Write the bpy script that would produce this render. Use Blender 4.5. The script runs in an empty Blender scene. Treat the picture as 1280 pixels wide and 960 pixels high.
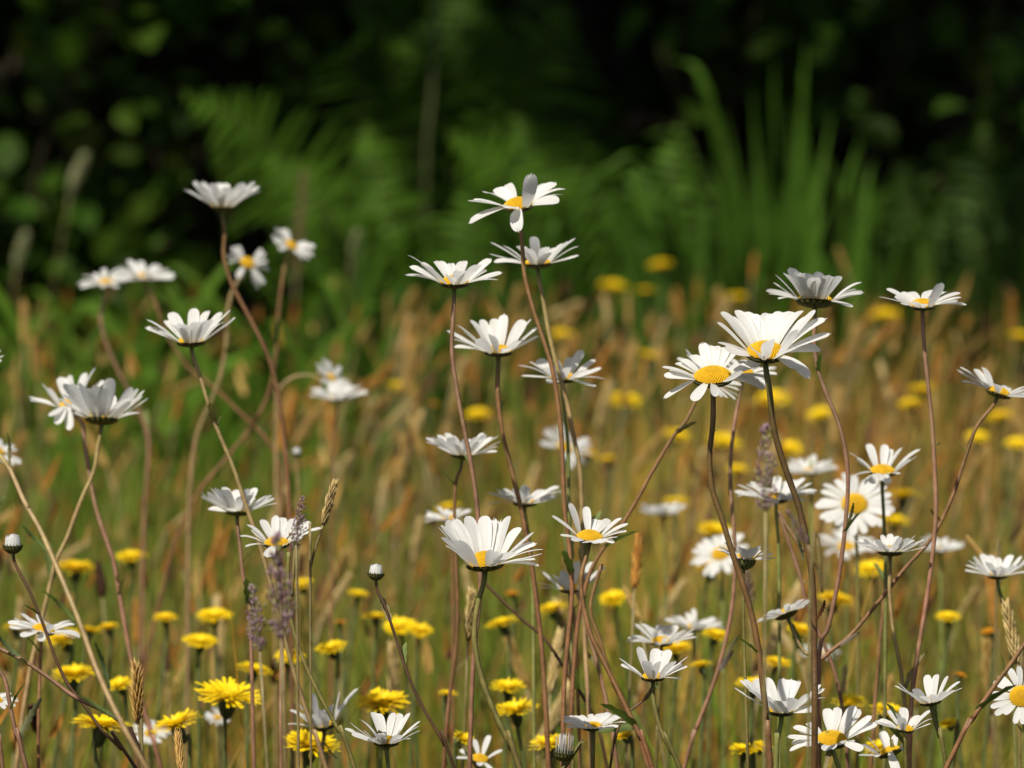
import bpy, math, random
import numpy as np
from mathutils import Vector, Matrix, Quaternion
R_ = math.radians
random.seed(7)
rng = np.random.default_rng(11)
S = bpy.context.scene
COL = S.collection

# ------------------------------------------------------------------ camera, sky, sun, exposure
FPX = 200.0/36.0*1280.0            # focal length in photo pixels
PITCH = 6.12
CAMP = Vector((0, 0, 0.85))
cam = bpy.data.cameras.new('camera'); cam_o = bpy.data.objects.new('camera', cam); COL.objects.link(cam_o)
cam_o.location = CAMP; cam_o.rotation_euler = (R_(90-PITCH), 0, 0)
cam.lens = 200; cam.sensor_width = 36; cam.clip_start = 0.05; cam.clip_end = 500
cam.dof.use_dof = True; cam.dof.focus_distance = 2.52; cam.dof.aperture_fstop = 14.2
S.camera = cam_o
S.render.resolution_x = 1024; S.render.resolution_y = 768

SUN_EL, SUN_AZ = 55.0, -150.0       # azimuth from +Y (view direction), negative = from the left
sd = Vector((math.sin(R_(SUN_AZ))*math.cos(R_(SUN_EL)), math.cos(R_(SUN_AZ))*math.cos(R_(SUN_EL)), math.sin(R_(SUN_EL))))
W = bpy.data.worlds.new('World'); S.world = W; W.use_nodes = True
nt = W.node_tree; bg = nt.nodes['Background']
sky = nt.nodes.new('ShaderNodeTexSky'); sky.sky_type = 'NISHITA'; sky.sun_disc = False
sky.sun_elevation = R_(SUN_EL); sky.sun_rotation = R_(SUN_AZ); sky.air_density = 1.0; sky.dust_density = 3.0
nt.links.new(sky.outputs[0], bg.inputs[0]); bg.inputs[1].default_value = 0.05
sun = bpy.data.lights.new('sun', 'SUN'); sun.energy = 4.4; sun.angle = R_(0.6); sun.color = (1.0, 0.94, 0.83)
sun_o = bpy.data.objects.new('sun', sun); COL.objects.link(sun_o)
sun_o.rotation_euler = (-sd).to_track_quat('-Z', 'Y').to_euler()
S.view_settings.view_transform = 'Standard'; S.view_settings.look = 'None'
S.view_settings.exposure = 0.52; S.view_settings.gamma = 1.0; S.view_settings.use_curve_mapping = False
S.cycles.max_bounces = 6; S.cycles.transmission_bounces = 4; S.cycles.diffuse_bounces = 4
S.cycles.use_denoising = True

RIGHT = Vector((1, 0, 0))
FWD = Vector((0, math.cos(R_(PITCH)), -math.sin(R_(PITCH))))
UP = Vector((0, math.sin(R_(PITCH)), math.cos(R_(PITCH))))
def at(x, y, d):
    """the point seen at photo pixel x, y at distance d along the view axis"""
    return CAMP + d*(FWD + RIGHT*((x-640)/FPX) + UP*((480-y)/FPX))

# ------------------------------------------------------------------ materials
def material(name, rough=0.6, trans=0.0, noise=0.25, scale=60, spec=0.3, bump=0.0, bscale=200, tcol=None):
    m = bpy.data.materials.new(name); m.use_nodes = True
    n = m.node_tree.nodes; l = m.node_tree.links
    p = n['Principled BSDF']; out = n['Material Output']
    a = n.new('ShaderNodeAttribute'); a.attribute_name = 'col'
    tc = n.new('ShaderNodeTexCoord')
    nz = n.new('ShaderNodeTexNoise'); nz.inputs['Scale'].default_value = scale; nz.inputs['Detail'].default_value = 4
    l.new(tc.outputs['Object'], nz.inputs['Vector'])
    mr = n.new('ShaderNodeMapRange'); mr.inputs['From Min'].default_value = .3; mr.inputs['From Max'].default_value = .7
    mr.inputs['To Min'].default_value = 1-noise; mr.inputs['To Max'].default_value = 1+noise
    l.new(nz.outputs['Fac'], mr.inputs['Value'])
    mx = n.new('ShaderNodeVectorMath'); mx.operation = 'SCALE'
    l.new(a.outputs['Color'], mx.inputs[0]); l.new(mr.outputs[0], mx.inputs['Scale'])
    l.new(mx.outputs[0], p.inputs['Base Color'])
    p.inputs['Roughness'].default_value = rough; p.inputs['Specular IOR Level'].default_value = spec
    if bump:
        b = n.new('ShaderNodeBump'); b.inputs['Strength'].default_value = bump; b.inputs['Distance'].default_value = 0.0006
        n2 = n.new('ShaderNodeTexNoise'); n2.inputs['Scale'].default_value = bscale
        l.new(tc.outputs['Object'], n2.inputs['Vector']); l.new(n2.outputs['Fac'], b.inputs['Height'])
        l.new(b.outputs[0], p.inputs['Normal'])
    if trans:
        t = n.new('ShaderNodeBsdfTranslucent'); ms = n.new('ShaderNodeMixShader'); ms.inputs[0].default_value = trans
        if tcol:
            tm = n.new('ShaderNodeVectorMath'); tm.operation = 'MULTIPLY'; tm.inputs[1].default_value = tcol
            l.new(mx.outputs[0], tm.inputs[0]); l.new(tm.outputs[0], t.inputs['Color'])
        else:
            l.new(mx.outputs[0], t.inputs['Color'])
        l.new(p.outputs[0], ms.inputs[1]); l.new(t.outputs[0], ms.inputs[2]); l.new(ms.outputs[0], out.inputs['Surface'])
    return m
M_PETAL = material('daisy_petal', 0.6, 0.52, 0.03, 300, 0.25, 0.25, 900)
M_DISC = material('daisy_disc', 0.65, 0.0, 0.12, 800, 0.2)
M_BRACT = material('bract', 0.6, 0.0, 0.25, 700, 0.3)
M_STEM = material('stem_skin', 0.5, 0.0, 0.28, 160, 0.35, 0.4, 700)
M_YELLOW = material('hawkbit_ray', 0.55, 0.25, 0.1, 200, 0.2)
M_LEAF = material('leaf', 0.55, 0.3, 0.25, 90, 0.08, 0, 200, (1.3, 1.5, 0.6))
M_HEDGE = material('hedge_leaf', 0.55, 0.25, 0.25, 40, 0.06, 0, 200, (1.2, 1.4, 0.6))
M_GRASS = material('grass_blade', 0.55, 0.3, 0.2, 30, 0.25)
M_SEED = material('seed_head', 0.7, 0.2, 0.25, 250, 0.15)
M_BARK = material('bark', 0.9, 0.0, 0.4, 30, 0.1, 0.6, 60)
M_SOIL = material('soil', 0.95, 0.0, 0.5, 9, 0.1, 0.5, 40)

# ------------------------------------------------------------------ mesh building
class MB:
    def __init__(s): s.v = []; s.f = []; s.c = []; s.n = 0
    def add(s, v, f, c):
        v = np.asarray(v, dtype=float).reshape(-1, 3)
        s.v.append(v); s.f.extend([tuple(i+s.n for i in q) for q in f])
        c = np.asarray(c, dtype=float)
        if c.ndim == 1: c = np.tile(c, (len(v), 1))
        s.c.append(c[:, :3]); s.n += len(v)
    def mesh(s, name, mat, origin=(0, 0, 0), smooth=True):
        me = bpy.data.meshes.new(name)
        v = np.concatenate(s.v) - np.asarray(origin)
        me.from_pydata(v.tolist(), [], s.f)
        c = np.concatenate(s.c); c4 = np.ones((len(c), 4)); c4[:, :3] = c
        at_ = me.color_attributes.new('col', 'FLOAT_COLOR', 'POINT'); at_.data.foreach_set('color', c4.ravel().astype(np.float32))
        if smooth: me.polygons.foreach_set('use_smooth', [True]*len(me.polygons))
        me.materials.append(mat); me.update()
        return me
    def build(s, name, mat, parent=None, smooth=True):
        org = parent.location if parent else (0, 0, 0)
        o = bpy.data.objects.new(name, s.mesh(name, mat, org, smooth)); COL.objects.link(o)
        if parent: o.parent = parent
        return o
def fast_mesh(name, V, Q, C, mat):
    """V (n,3), quads Q (m,4), colours C (n,3)"""
    me = bpy.data.meshes.new(name)
    me.vertices.add(len(V)); me.vertices.foreach_set('co', V.ravel().astype(np.float32))
    me.loops.add(Q.size); me.loops.foreach_set('vertex_index', Q.ravel().astype(np.int32))
    me.polygons.add(len(Q)); me.polygons.foreach_set('loop_start', np.arange(0, Q.size, 4, dtype=np.int32))
    me.polygons.foreach_set('use_smooth', np.ones(len(Q), bool))
    me.update(calc_edges=True); me.validate()
    c4 = np.ones((len(C), 4), np.float32); c4[:, :3] = C
    a = me.color_attributes.new('col', 'FLOAT_COLOR', 'POINT'); a.data.foreach_set('color', c4.ravel())
    me.materials.append(mat)
    return me
def tag(o, label=None, cat=None, group=None, kind=None):
    if label: o['label'] = label
    if cat: o['category'] = cat
    if group: o['group'] = group
    if kind: o['kind'] = kind
    return o
def empty(name, loc):
    o = bpy.data.objects.new(name, None); COL.objects.link(o); o.location = loc; o.empty_display_size = 0.02
    return o
def place(name, me, parent, mat):
    """link shared mesh data as a part, mat = its world matrix"""
    o = bpy.data.objects.new(name, me); COL.objects.link(o)
    if parent:
        o.parent = parent; o.matrix_local = Matrix.Translation(-parent.location) @ mat
    else: o.matrix_world = mat
    return o
def frame(N, spin=0.0):
    N = N.normalized()
    e1 = Vector((1, 0, 0)) - N*N.x
    e1.normalize(); e2 = N.cross(e1)
    c, s = math.cos(spin), math.sin(spin)
    return e1*c+e2*s, e2*c-e1*s, N
def mat_of(e1, e2, e3, loc, sx, sz=None):
    sz = sx if sz is None else sz
    return Matrix(((e1.x*sx, e2.x*sx, e3.x*sz, loc.x), (e1.y*sx, e2.y*sx, e3.y*sz, loc.y), (e1.z*sx, e2.z*sx, e3.z*sz, loc.z), (0, 0, 0, 1)))
def spline(P, k=5):
    P = [Vector(p) for p in P]; out = []
    n = len(P)
    for i in range(n-1):
        p0 = P[i-1] if i else P[0]*2-P[1]
        p3 = P[i+2] if i+2 < n else P[-1]*2-P[-2]
        p1, p2 = P[i], P[i+1]
        for j in range(k):
            t = j/k
            out.append(0.5*((2*p1)+(p2-p0)*t+(2*p0-5*p1+4*p2-p3)*t*t+(3*p1-p0-3*p2+p3)*t**3))
    out.append(P[-1]); return out
def tube(mb, P, rad, cols, sides=8, ridge=0.0):
    n = len(P); V = []; C = []
    ref = Vector((0.3, 1, 0.1)).normalized()
    for i, p in enumerate(P):
        t = (P[min(i+1, n-1)]-P[max(i-1, 0)]).normalized()
        a = t.cross(ref).normalized(); b = t.cross(a)
        r = rad[i] if hasattr(rad, '__len__') else rad
        for k in range(sides):
            th = 2*math.pi*k/sides
            rr = r*(1+(ridge if k % 2 else -ridge))
            V.append(p+a*(math.cos(th)*rr)+b*(math.sin(th)*rr)); C.append(cols[i] if isinstance(cols[0], (tuple, list, np.ndarray)) else cols)
    F = [(i*sides+k, i*sides+(k+1) % sides, (i+1)*sides+(k+1) % sides, (i+1)*sides+k) for i in range(n-1) for k in range(sides)]
    F.append(tuple(range(sides))[::-1]); F.append(tuple((n-1)*sides+k for k in range(sides)))
    mb.add([tuple(v) for v in V], F, np.array(C))
def lerp3(a, b, t): return tuple(x+(y-x)*t for x, y in zip(a, b))

# ------------------------------------------------------------------ the setting: ground
mb = MB()
G = 48
gv = [((i/G-.5)*90, (j/G-.5)*90+20, 0.0) for j in range(G+1) for i in range(G+1)]
mb.add(gv, [(j*(G+1)+i, j*(G+1)+i+1, (j+1)*(G+1)+i+1, (j+1)*(G+1)+i) for j in range(G) for i in range(G)], (0.035, 0.03, 0.012))
tag(mb.build('ground', M_SOIL), kind='structure')
mb = MB()                                                   # dark bank added behind the border to blacken its gaps
bv = []; nx = 60; prof = [(7.9, -0.02), (8.1, .35), (8.35, .8), (8.7, 1.15), (9.3, 1.3), (11, 1.32), (12, -.02)]
for i in range(nx+1):
    for (yy, zz) in prof:
        x = (i/nx-.5)*16
        bv.append((x, yy+.12*math.sin(x*1.7)+.05*math.sin(x*5.1), zz*(1+.1*math.sin(x*2.3))))
k = len(prof)
mb.add(bv, [(i*k+j, i*k+j+1, (i+1)*k+j+1, (i+1)*k+j) for i in range(nx) for j in range(k-1)], (0.025, 0.02, 0.012))
tag(mb.build('dark_backing_bank', M_SOIL), kind='structure')

# ------------------------------------------------------------------ ribbons and leaf clouds (numpy)
def ribbons(base, direc, bend, length, width, face, cols, seg=5, tipcol=None, taper=1.0):
    """curved blades: base (n,3), direc unit (n,3), bend (n,3) sideways pull at the tip, face (n,3) width direction"""
    n = len(base); t = np.linspace(0, 1, seg+1)
    ctr = base[:, None, :] + direc[:, None, :]*(length[:, None]*t)[:, :, None] + bend[:, None, :]*(length[:, None]*t**2)[:, :, None]
    w = width[:, None]*np.clip((1-t**2*taper)*(0.55+0.9*t*(1-t)*2), 0.06, 1)[None, :]*0.5
    V = np.empty((n, seg+1, 2, 3)); V[:, :, 0] = ctr-face[:, None, :]*w[:, :, None]; V[:, :, 1] = ctr+face[:, None, :]*w[:, :, None]
    idx = np.arange(n*(seg+1)*2).reshape(n, seg+1, 2)
    Q = np.stack([idx[:, :-1, 0], idx[:, :-1, 1], idx[:, 1:, 1], idx[:, 1:, 0]], -1).reshape(-1, 4)
    C = np.repeat(cols[:, None, :], (seg+1)*2, 1).reshape(n, seg+1, 2, 3).copy()
    if tipcol is not None:
        C = C*(1-t[None, :, None, None]**2)+tipcol[:, None, None, :]*t[None, :, None, None]**2
    return V.reshape(-1, 3), Q, C.reshape(-1, 3)
def unit(a): return a/np.maximum(np.linalg.norm(a, axis=-1, keepdims=True), 1e-9)
def leaves(pos, axis, nrm, size, ratio, cols):
    """oval pointed leaves folded on the midrib"""
    axis = unit(axis); side = unit(np.cross(axis, nrm)); nr = np.cross(side, axis)
    ts = np.array([0, .18, .42, .68, .88, 1.0]); ws = np.array([.04, .34, .5, .4, .2, .02])
    n = len(pos); V = np.empty((n, 6, 3, 3))
    for i, (t, w) in enumerate(zip(ts, ws)):
        ctr = pos+axis*(size*t)[:, None]-nr*(size*.18*t*t)[:, None]
        for j, sg in enumerate((-1, 0, 1)):
            V[:, i, j] = ctr+side*(sg*w*size*ratio)[:, None]+nr*(abs(sg)*w*size*ratio*.3)[:, None]
    idx = np.arange(n*18).reshape(n, 6, 3)
    Q = np.stack([idx[:, :-1, :-1], idx[:, :-1, 1:], idx[:, 1:, 1:], idx[:, 1:, :-1]], -1).reshape(-1, 4)
    return V.reshape(-1, 3), Q, np.repeat(cols, 18, 0)
def obj_from(name, parts, mat, parent=None):
    Vs, Qs, Cs = [], [], []; off = 0
    for V, Q, C in parts: Vs.append(V); Qs.append(Q+off); Cs.append(C); off += len(V)
    V = np.concatenate(Vs)
    if parent: V = V-np.array(parent.location)
    o = bpy.data.objects.new(name, fast_mesh(name, V, np.concatenate(Qs), np.concatenate(Cs), mat)); COL.objects.link(o)
    if parent: o.parent = parent
    return o
def jit(c, n, amt=0.25, lum=0.3):
    c = np.array(c)[None, :]*(1+rng.uniform(-amt, amt, (n, 3)))
    return np.clip(c*rng.uniform(1-lum, 1+lum, (n, 1)), 0.002, 0.9)

# ------------------------------------------------------------------ shaded border behind the meadow
def shrub(name, label, cat, ctr, rad, n, size, ratio, col, group=None, inner=0.45, mat=None, upness=0.5):
    base = Vector((ctr[0], ctr[1], 0)); e = empty(name, base); tag(e, label, cat, group)
    ctr = np.array(ctr); rad = np.array(rad)
    nb = max(10, n//26)                                     # twigs, each carrying a spray of leaves
    u = unit(rng.normal(size=(nb, 3))); rr = rng.uniform(inner, 1.0, nb)**0.6
    tip = ctr+u*rad*rr[:, None]*rng.uniform(.85, 1.08, (nb, 1))
    tip[:, 2] = np.abs(tip[:, 2])+.02
    per = int(math.ceil(n/nb)); ti = np.repeat(np.arange(nb), per)
    tdir = unit(u*rad+np.array([0, -.1, .25])+rng.normal(size=(nb, 3))*.15)
    f = rng.uniform(0, 1, len(ti))
    pos = tip[ti]-tdir[ti]*(f*size*4.5)[:, None]+rng.normal(size=(len(ti), 3))*size*.55
    pos[:, 2] = np.maximum(pos[:, 2], .02)
    ax = unit(tdir[ti]*.6+rng.normal(size=(len(ti), 3))*.75+np.array([0, -.25, -.15]))
    nr = unit(rng.normal(size=(len(ti), 3))*.5+np.array([0, -.35, upness+.35]))
    tint = rng.uniform(.65, 1.4, (nb, 1))[ti]
    cols = jit(col, len(ti), .18, .25)*tint
    sz = size*rng.uniform(.6, 1.15, len(ti))
    obj_from('foliage', [leaves(pos, ax, nr, sz, ratio, cols)], mat or M_HEDGE, e)
    s = MB()
    for k in range(0, nb, max(1, nb//16)):
        b0 = Vector((ctr[0]+random.uniform(-.1, .1), ctr[1]+random.uniform(-.05, .1), 0)); b2 = Vector(tip[k])
        mid = b0.lerp(b2, .5)+Vector((random.uniform(-.05, .05), .03, .08))
        P = spline([b0, mid, b2], 4)
        tube(s, P, [.007*(1-.8*i/len(P)) for i in range(len(P))], (.03, .024, .013), 5)
    s.build('stem', M_BARK, e)
    return e
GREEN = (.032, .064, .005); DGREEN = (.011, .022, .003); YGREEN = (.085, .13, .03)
shrub('broadleaf_shrub', 'broad leaved shrub with rounded green leaves at top left before the black gaps', 'shrub', (-.50, 6.25, .42), (.26, .3, .38), 330, .058, .78, GREEN)
shrub('broadleaf_shrub', 'low yellowish green leafy shrub behind the three small daisies at left', 'shrub', (-.38, 6.3, .22), (.22, .2, .2), 220, .05, .75, (.05, .085, .008))
shrub('broadleaf_shrub', 'dim leafy shrub behind the fern fronds near the top edge', 'shrub', (-.16, 7.0, .5), (.26, .25, .36), 240, .06, .7, GREEN)
shrub('broadleaf_shrub', 'dark leafy shrub at the right edge behind the sword leaved clump', 'shrub', (.60, 6.35, .42), (.2, .3, .36), 300, .055, .75, (.024, .05, .005))
shrub('broadleaf_shrub', 'deep shaded shrub with big round leaves at top right', 'shrub', (.33, 6.9, .62), (.26, .25, .3), 150, .065, .78, (.024, .05, .005))
for i, (x, lab) in enumerate(((-1.25, 'dense dark hedge shrub beyond the left side of the border'), (1.3, 'dense dark hedge shrub beyond the right side of the border'),
                              (-.55, 'tall dark hedge shrub closing the view behind the rounded leaves'), (.45, 'tall dark hedge shrub closing the view behind the sword leaves'))):
    big = i < 2
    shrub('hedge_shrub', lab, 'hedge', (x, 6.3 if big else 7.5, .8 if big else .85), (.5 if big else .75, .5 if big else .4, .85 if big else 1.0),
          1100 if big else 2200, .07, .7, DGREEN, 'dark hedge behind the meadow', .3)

def frond(parent, base, tip, arch, width, col, npair=26):
    """fern frond: rachis with pinnae, each pinna a row of leaflets"""
    base, tip = Vector(base), Vector(tip); ax = tip-base; L = ax.length
    P = spline([base, base.lerp(tip, .35)+Vector((0, 0, arch*L)), base.lerp(tip, .7)+Vector((0, 0, arch*L*.8)), tip], 8)
    n = len(P); face = Vector((0, -.75, .75)).normalized(); m = MB()
    tube(m, P, [.0022*(1-.7*i/n) for i in range(n)], (.07, .085, .025), 5)
    for i in range(4, n-1):
        t = i/(n-1); tg = (P[min(i+1, n-1)]-P[i-1]).normalized()
        side = tg.cross(face).normalized()
        w = width*L*min(1, (1-t)*1.9)*(0.35+.65*min(1, t*3.5))
        for sg in (-1, 1):
            pd = (side*sg+tg*random.uniform(.3, .5)-Vector((0, 0, random.uniform(.05, .3)))).normalized()
            lf = tg; up = pd.cross(lf).normalized(); q = max(5, int(w/.008)); c = np.array(col)*random.uniform(.7, 1.3)
            sag = Vector((0, random.uniform(-.02, .02), -.12*w)); V = []
            for k in range(2*q+1):                          # saw edged blade of fused leaflets
                f = k/(2*q); hw = .0095*(1-f)**.7*(1.1-.4*t)*(1.0 if k % 2 else .38)+.0006
                p = P[i]+pd*(w*f)+sag*f*f
                V += [p-lf*hw*.8+pd*hw*.5-up*hw*.2, p, p+lf*hw+pd*hw*.5-up*hw*.2]
            m.add([tuple(v) for v in V], [(3*k+j, 3*k+j+1, 3*k+4+j, 3*k+3+j) for k in range(2*q) for j in (0, 1)], c)
    m.build('frond', M_LEAF, parent)
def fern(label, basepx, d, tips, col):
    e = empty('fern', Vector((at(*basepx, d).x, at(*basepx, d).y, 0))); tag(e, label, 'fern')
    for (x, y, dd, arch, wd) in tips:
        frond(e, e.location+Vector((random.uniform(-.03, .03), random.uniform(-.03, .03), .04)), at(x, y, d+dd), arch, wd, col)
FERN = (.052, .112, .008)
fern('arching fern with long fronds reaching left behind the centre of the meadow', (545, 400), 6.0,
     [(225, 112, -.1, .2, .2), (330, 190, .1, .2, .2), (395, 265, -.2, .16, .2), (455, 150, .2, .15, .18), (600, 205, .1, .1, .18), (500, 260, -.25, .12, .2)], FERN)
fern('broad fern spreading left of the sword leaved clump at centre', (800, 420), 6.1,
     [(560, 165, -.05, .2, .22), (640, 140, .1, .16, .22), (590, 245, -.2, .16, .22), (720, 150, .2, .12, .2), (690, 240, -.25, .1, .22), (850, 150, .15, .1, .18), (560, 300, -.3, .14, .2)], FERN)
fern('fern fronds hanging into the top edge above the dark gap', (590, 200), 6.55,
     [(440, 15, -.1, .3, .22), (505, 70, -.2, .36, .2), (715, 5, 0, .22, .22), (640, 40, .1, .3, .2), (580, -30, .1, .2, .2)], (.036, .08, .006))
fern('low fern at the right edge of the shaded border', (1200, 420), 6.0,
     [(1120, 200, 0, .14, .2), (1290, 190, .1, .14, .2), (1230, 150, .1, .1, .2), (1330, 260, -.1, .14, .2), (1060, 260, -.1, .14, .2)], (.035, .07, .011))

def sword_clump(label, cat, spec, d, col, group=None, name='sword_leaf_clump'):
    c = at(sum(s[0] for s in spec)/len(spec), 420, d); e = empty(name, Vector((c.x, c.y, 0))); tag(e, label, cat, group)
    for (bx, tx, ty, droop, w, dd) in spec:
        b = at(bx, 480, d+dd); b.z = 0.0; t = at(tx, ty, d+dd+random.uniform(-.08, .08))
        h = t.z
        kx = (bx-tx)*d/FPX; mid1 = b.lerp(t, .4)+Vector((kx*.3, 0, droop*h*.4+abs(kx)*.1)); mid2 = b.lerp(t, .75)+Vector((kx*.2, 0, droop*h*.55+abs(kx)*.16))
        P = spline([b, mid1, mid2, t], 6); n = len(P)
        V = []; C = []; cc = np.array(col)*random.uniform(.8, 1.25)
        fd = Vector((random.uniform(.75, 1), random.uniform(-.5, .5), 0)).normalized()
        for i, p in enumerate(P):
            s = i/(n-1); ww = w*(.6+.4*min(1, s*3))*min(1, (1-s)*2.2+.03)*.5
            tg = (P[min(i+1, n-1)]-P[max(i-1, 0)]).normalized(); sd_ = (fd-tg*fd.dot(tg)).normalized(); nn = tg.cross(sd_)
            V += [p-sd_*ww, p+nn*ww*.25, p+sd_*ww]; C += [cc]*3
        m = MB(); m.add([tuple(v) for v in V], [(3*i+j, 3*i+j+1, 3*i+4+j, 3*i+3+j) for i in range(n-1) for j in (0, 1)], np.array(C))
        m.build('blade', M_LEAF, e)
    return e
SW = []
for (bx, tx, ty, dr) in ((985, 1008, 48, 0), (965, 968, 64, .02), (940, 838, 72, .3), (935, 868, 100, .25), (950, 905, 135, .1), (1000, 985, 120, 0), (1010, 1078, 160, .05),
                         (990, 1040, 140, .03), (960, 940, 110, .05), (920, 800, 170, .35), (900, 745, 215, .4), (915, 700, 270, .5), (1030, 1100, 230, .1), (1040, 1140, 200, .15),
                         (1005, 1020, 190, 0), (975, 955, 180, 0), (1060, 1075, 175, 0), (930, 880, 200, .2), (1020, 1000, 85, .02), (955, 1000, 200, .1)):
    SW.append((bx, tx, ty, dr, random.uniform(.011, .017), random.uniform(-.15, .2)))
for k in range(22):
    bx = random.uniform(850, 1090); SW.append((bx, bx+(bx-960)*random.uniform(.5, 1.6)+random.uniform(-60, 60), random.uniform(190, 330), random.uniform(.1, .5), random.uniform(.009, .014), random.uniform(-.25, .25)))
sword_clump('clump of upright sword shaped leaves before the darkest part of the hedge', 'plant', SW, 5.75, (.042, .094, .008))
SW = [(random.uniform(680, 900), 0, 0, random.uniform(.2, .6), random.uniform(.01, .017), random.uniform(-.2, .2)) for k in range(16)]
SW = [(b, b+random.uniform(-130, 60), random.uniform(240, 350), dr, w, dd) for (b, _, _, dr, w, dd) in SW]
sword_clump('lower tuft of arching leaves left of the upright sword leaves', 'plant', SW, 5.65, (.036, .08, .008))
SW = []
for k in range(30):
    b = random.uniform(1060, 1320); SW.append((b, b+random.uniform(-60, 70), random.uniform(180, 360), random.uniform(0, .3), random.uniform(.01, .018), random.uniform(-.2, .2)))
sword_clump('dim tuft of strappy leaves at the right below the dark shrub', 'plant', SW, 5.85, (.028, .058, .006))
SW = []
for k in range(34):
    b = random.uniform(380, 720); SW.append((b, b+random.uniform(-80, 80), random.uniform(270, 400), random.uniform(0, .3), random.uniform(.007, .014), random.uniform(-.2, .2)))
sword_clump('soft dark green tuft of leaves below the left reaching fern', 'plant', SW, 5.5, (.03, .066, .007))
SW = []
for k in range(98):
    b = random.uniform(-160, 430); SW.append((b, b+random.choice((-1, 1, 1))*random.uniform(90, 300), random.uniform(430, 590), random.uniform(.35, .8), random.uniform(.006, .012), random.uniform(-.5, .3)))
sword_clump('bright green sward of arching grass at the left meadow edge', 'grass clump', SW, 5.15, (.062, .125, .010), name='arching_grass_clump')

# one bare stalk and some dried stalks standing in the border
e = empty('stalk', Vector((at(537, 400, 6.3).x, at(537, 400, 6.3).y, 0))); tag(e, 'thin straight green stalk rising to the top edge through the fern', 'stalk')
mb = MB(); P = spline([e.location.copy(), at(533, 230, 6.3), at(540, 120, 6.3), at(549, -20, 6.3)], 5)
tube(mb, P, [.0032]*len(P), (.045, .055, .015), 6); mb.build('stem', M_STEM, e)

# ------------------------------------------------------------------ unseen overhanging tree, added to shade the border
shade_tree = empty('tree', Vector((-2.4, 8.7, 0))); tag(shade_tree, 'unseen leafy tree added behind the hedge to shade the border', 'tree')
mb = MB()
P = spline([shade_tree.location.copy(), Vector((-2.3, 8.5, 1.2)), Vector((-1.7, 7.9, 2.3)), Vector((-.6, 7.2, 3.0)), Vector((.8, 6.9, 3.3))], 6)
tube(mb, P, [.13*(1-.75*i/len(P)) for i in range(len(P))], (.06, .045, .03), 10)
for k in range(14):
    b = P[random.randrange(10, len(P))]; t = Vector((random.uniform(-3.2, 2.0), random.uniform(4.4, 8.0), random.uniform(2.5, 3.6)))
    tube(mb, spline([b, b.lerp(t, .5)+Vector((0, 0, .2)), t], 4), [.03*(1-.8*i/9) for i in range(9)], (.035, .028, .018), 6)
mb.build('trunk', M_BARK, shade_tree)
n = 12500
pos = np.stack([rng.uniform(-3.6, 2.4, n), rng.uniform(5.0, 9.0, n), rng.uniform(2.3, 3.7, n)], -1)
clump = np.stack([rng.uniform(-3.6, 2.2, 90), rng.uniform(4.1, 7.8, 90), rng.uniform(2.3, 3.7, 90)], -1)
pos = clump[rng.integers(0, 90, n)]+rng.normal(size=(n, 3))*np.array([.24, .22, .14])
keep = ~((pos[:, 0] > -1.5) & (pos[:, 0] < -.3) & (pos[:, 1] > 3.8) & (pos[:, 1] < 5.1) & (rng.uniform(size=n) < .4)); pos = pos[keep]; n = len(pos)  # leaves thinned here to let sun dapple the ferns
pos[:, 1] = np.maximum(pos[:, 1], 3.95+rng.uniform(0, .4, n))
obj_from('shade_crown', [leaves(pos, rng.normal(size=(n, 3)), unit(rng.normal(size=(n, 3))*.6+np.array([0, 0, 1])), rng.uniform(.08, .13, n), .7, jit((.05, .10, .018), n))], M_HEDGE, shade_tree)

# ------------------------------------------------------------------ meadow grass (uncountable)
def scatter(n, d0, d1, xpad):
    d = np.sqrt(rng.uniform(d0**2, d1**2, n)); hw = d*0.09+xpad
    return np.stack([rng.uniform(-1, 1, n)*hw, d, np.zeros(n)], -1)
def hmax(d):                                                # near grass is shorter than the flowers
    return np.interp(d, [1.0, 2.4, 3.0, 3.4, 4.2, 5.0, 5.6], [.22, .25, .345, .385, .395, .385, .34])
def grass(name, n, d0, d1, cols, wid, hlo, hhi, lean, tip=None, xpad=.35, clump=34):
    ncl = max(60, n//clump); cb = scatter(ncl, d0, d1, xpad); ci = rng.integers(0, ncl, n)
    b = cb[ci]+np.stack([rng.normal(0, .026, n), rng.normal(0, .034, n), np.zeros(n)], -1); d = np.clip(b[:, 1], d0, d1); b[:, 1] = d
    L = hmax(d)*rng.uniform(hlo, hhi, n)*rng.uniform(.72, 1.06, ncl)[ci]
    dr = unit(np.stack([rng.normal(0, lean, n)+.06, rng.normal(0, lean, n), np.ones(n)], -1))
    az = rng.uniform(0, 2*math.pi, n); bd = np.stack([np.cos(az), np.sin(az), -.25*np.ones(n)], -1)*rng.uniform(.02, .5, (n, 1))*lean*2.2
    az2 = rng.uniform(-.9, .9, n); fc = np.stack([np.cos(az2), np.sin(az2), np.zeros(n)], -1)
    pc = rng.integers(0, len(cols), ncl)[ci]; gx = np.clip((-b[:, 0]-.0)*3, 0, 1)*np.clip((d-3.3)*1.5, 0, 1); pick = np.where(rng.uniform(size=n) < .8, pc, rng.integers(0, len(cols), n)); c = np.array(cols)[pick]*(1+rng.uniform(-.15, .15, (n, 3)))*rng.uniform(.8, 1.2, (n, 1))*(rng.uniform(.2, 1.0, ncl)**1.3*1.75)[ci][:, None]; c = c*(1-gx[:, None]*.8)+np.array((.11, .19, .025))*(gx*.8)[:, None]
    return ribbons(b, dr, bd, L, rng.uniform(wid[0], wid[1], n), fc, c, 5, np.array(tip)[rng.integers(0, len(tip), ncl)[ci]] if tip else None)
GC = [(.11, .19, .012), (.16, .21, .016), (.07, .145, .009), (.20, .21, .025)]
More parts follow.
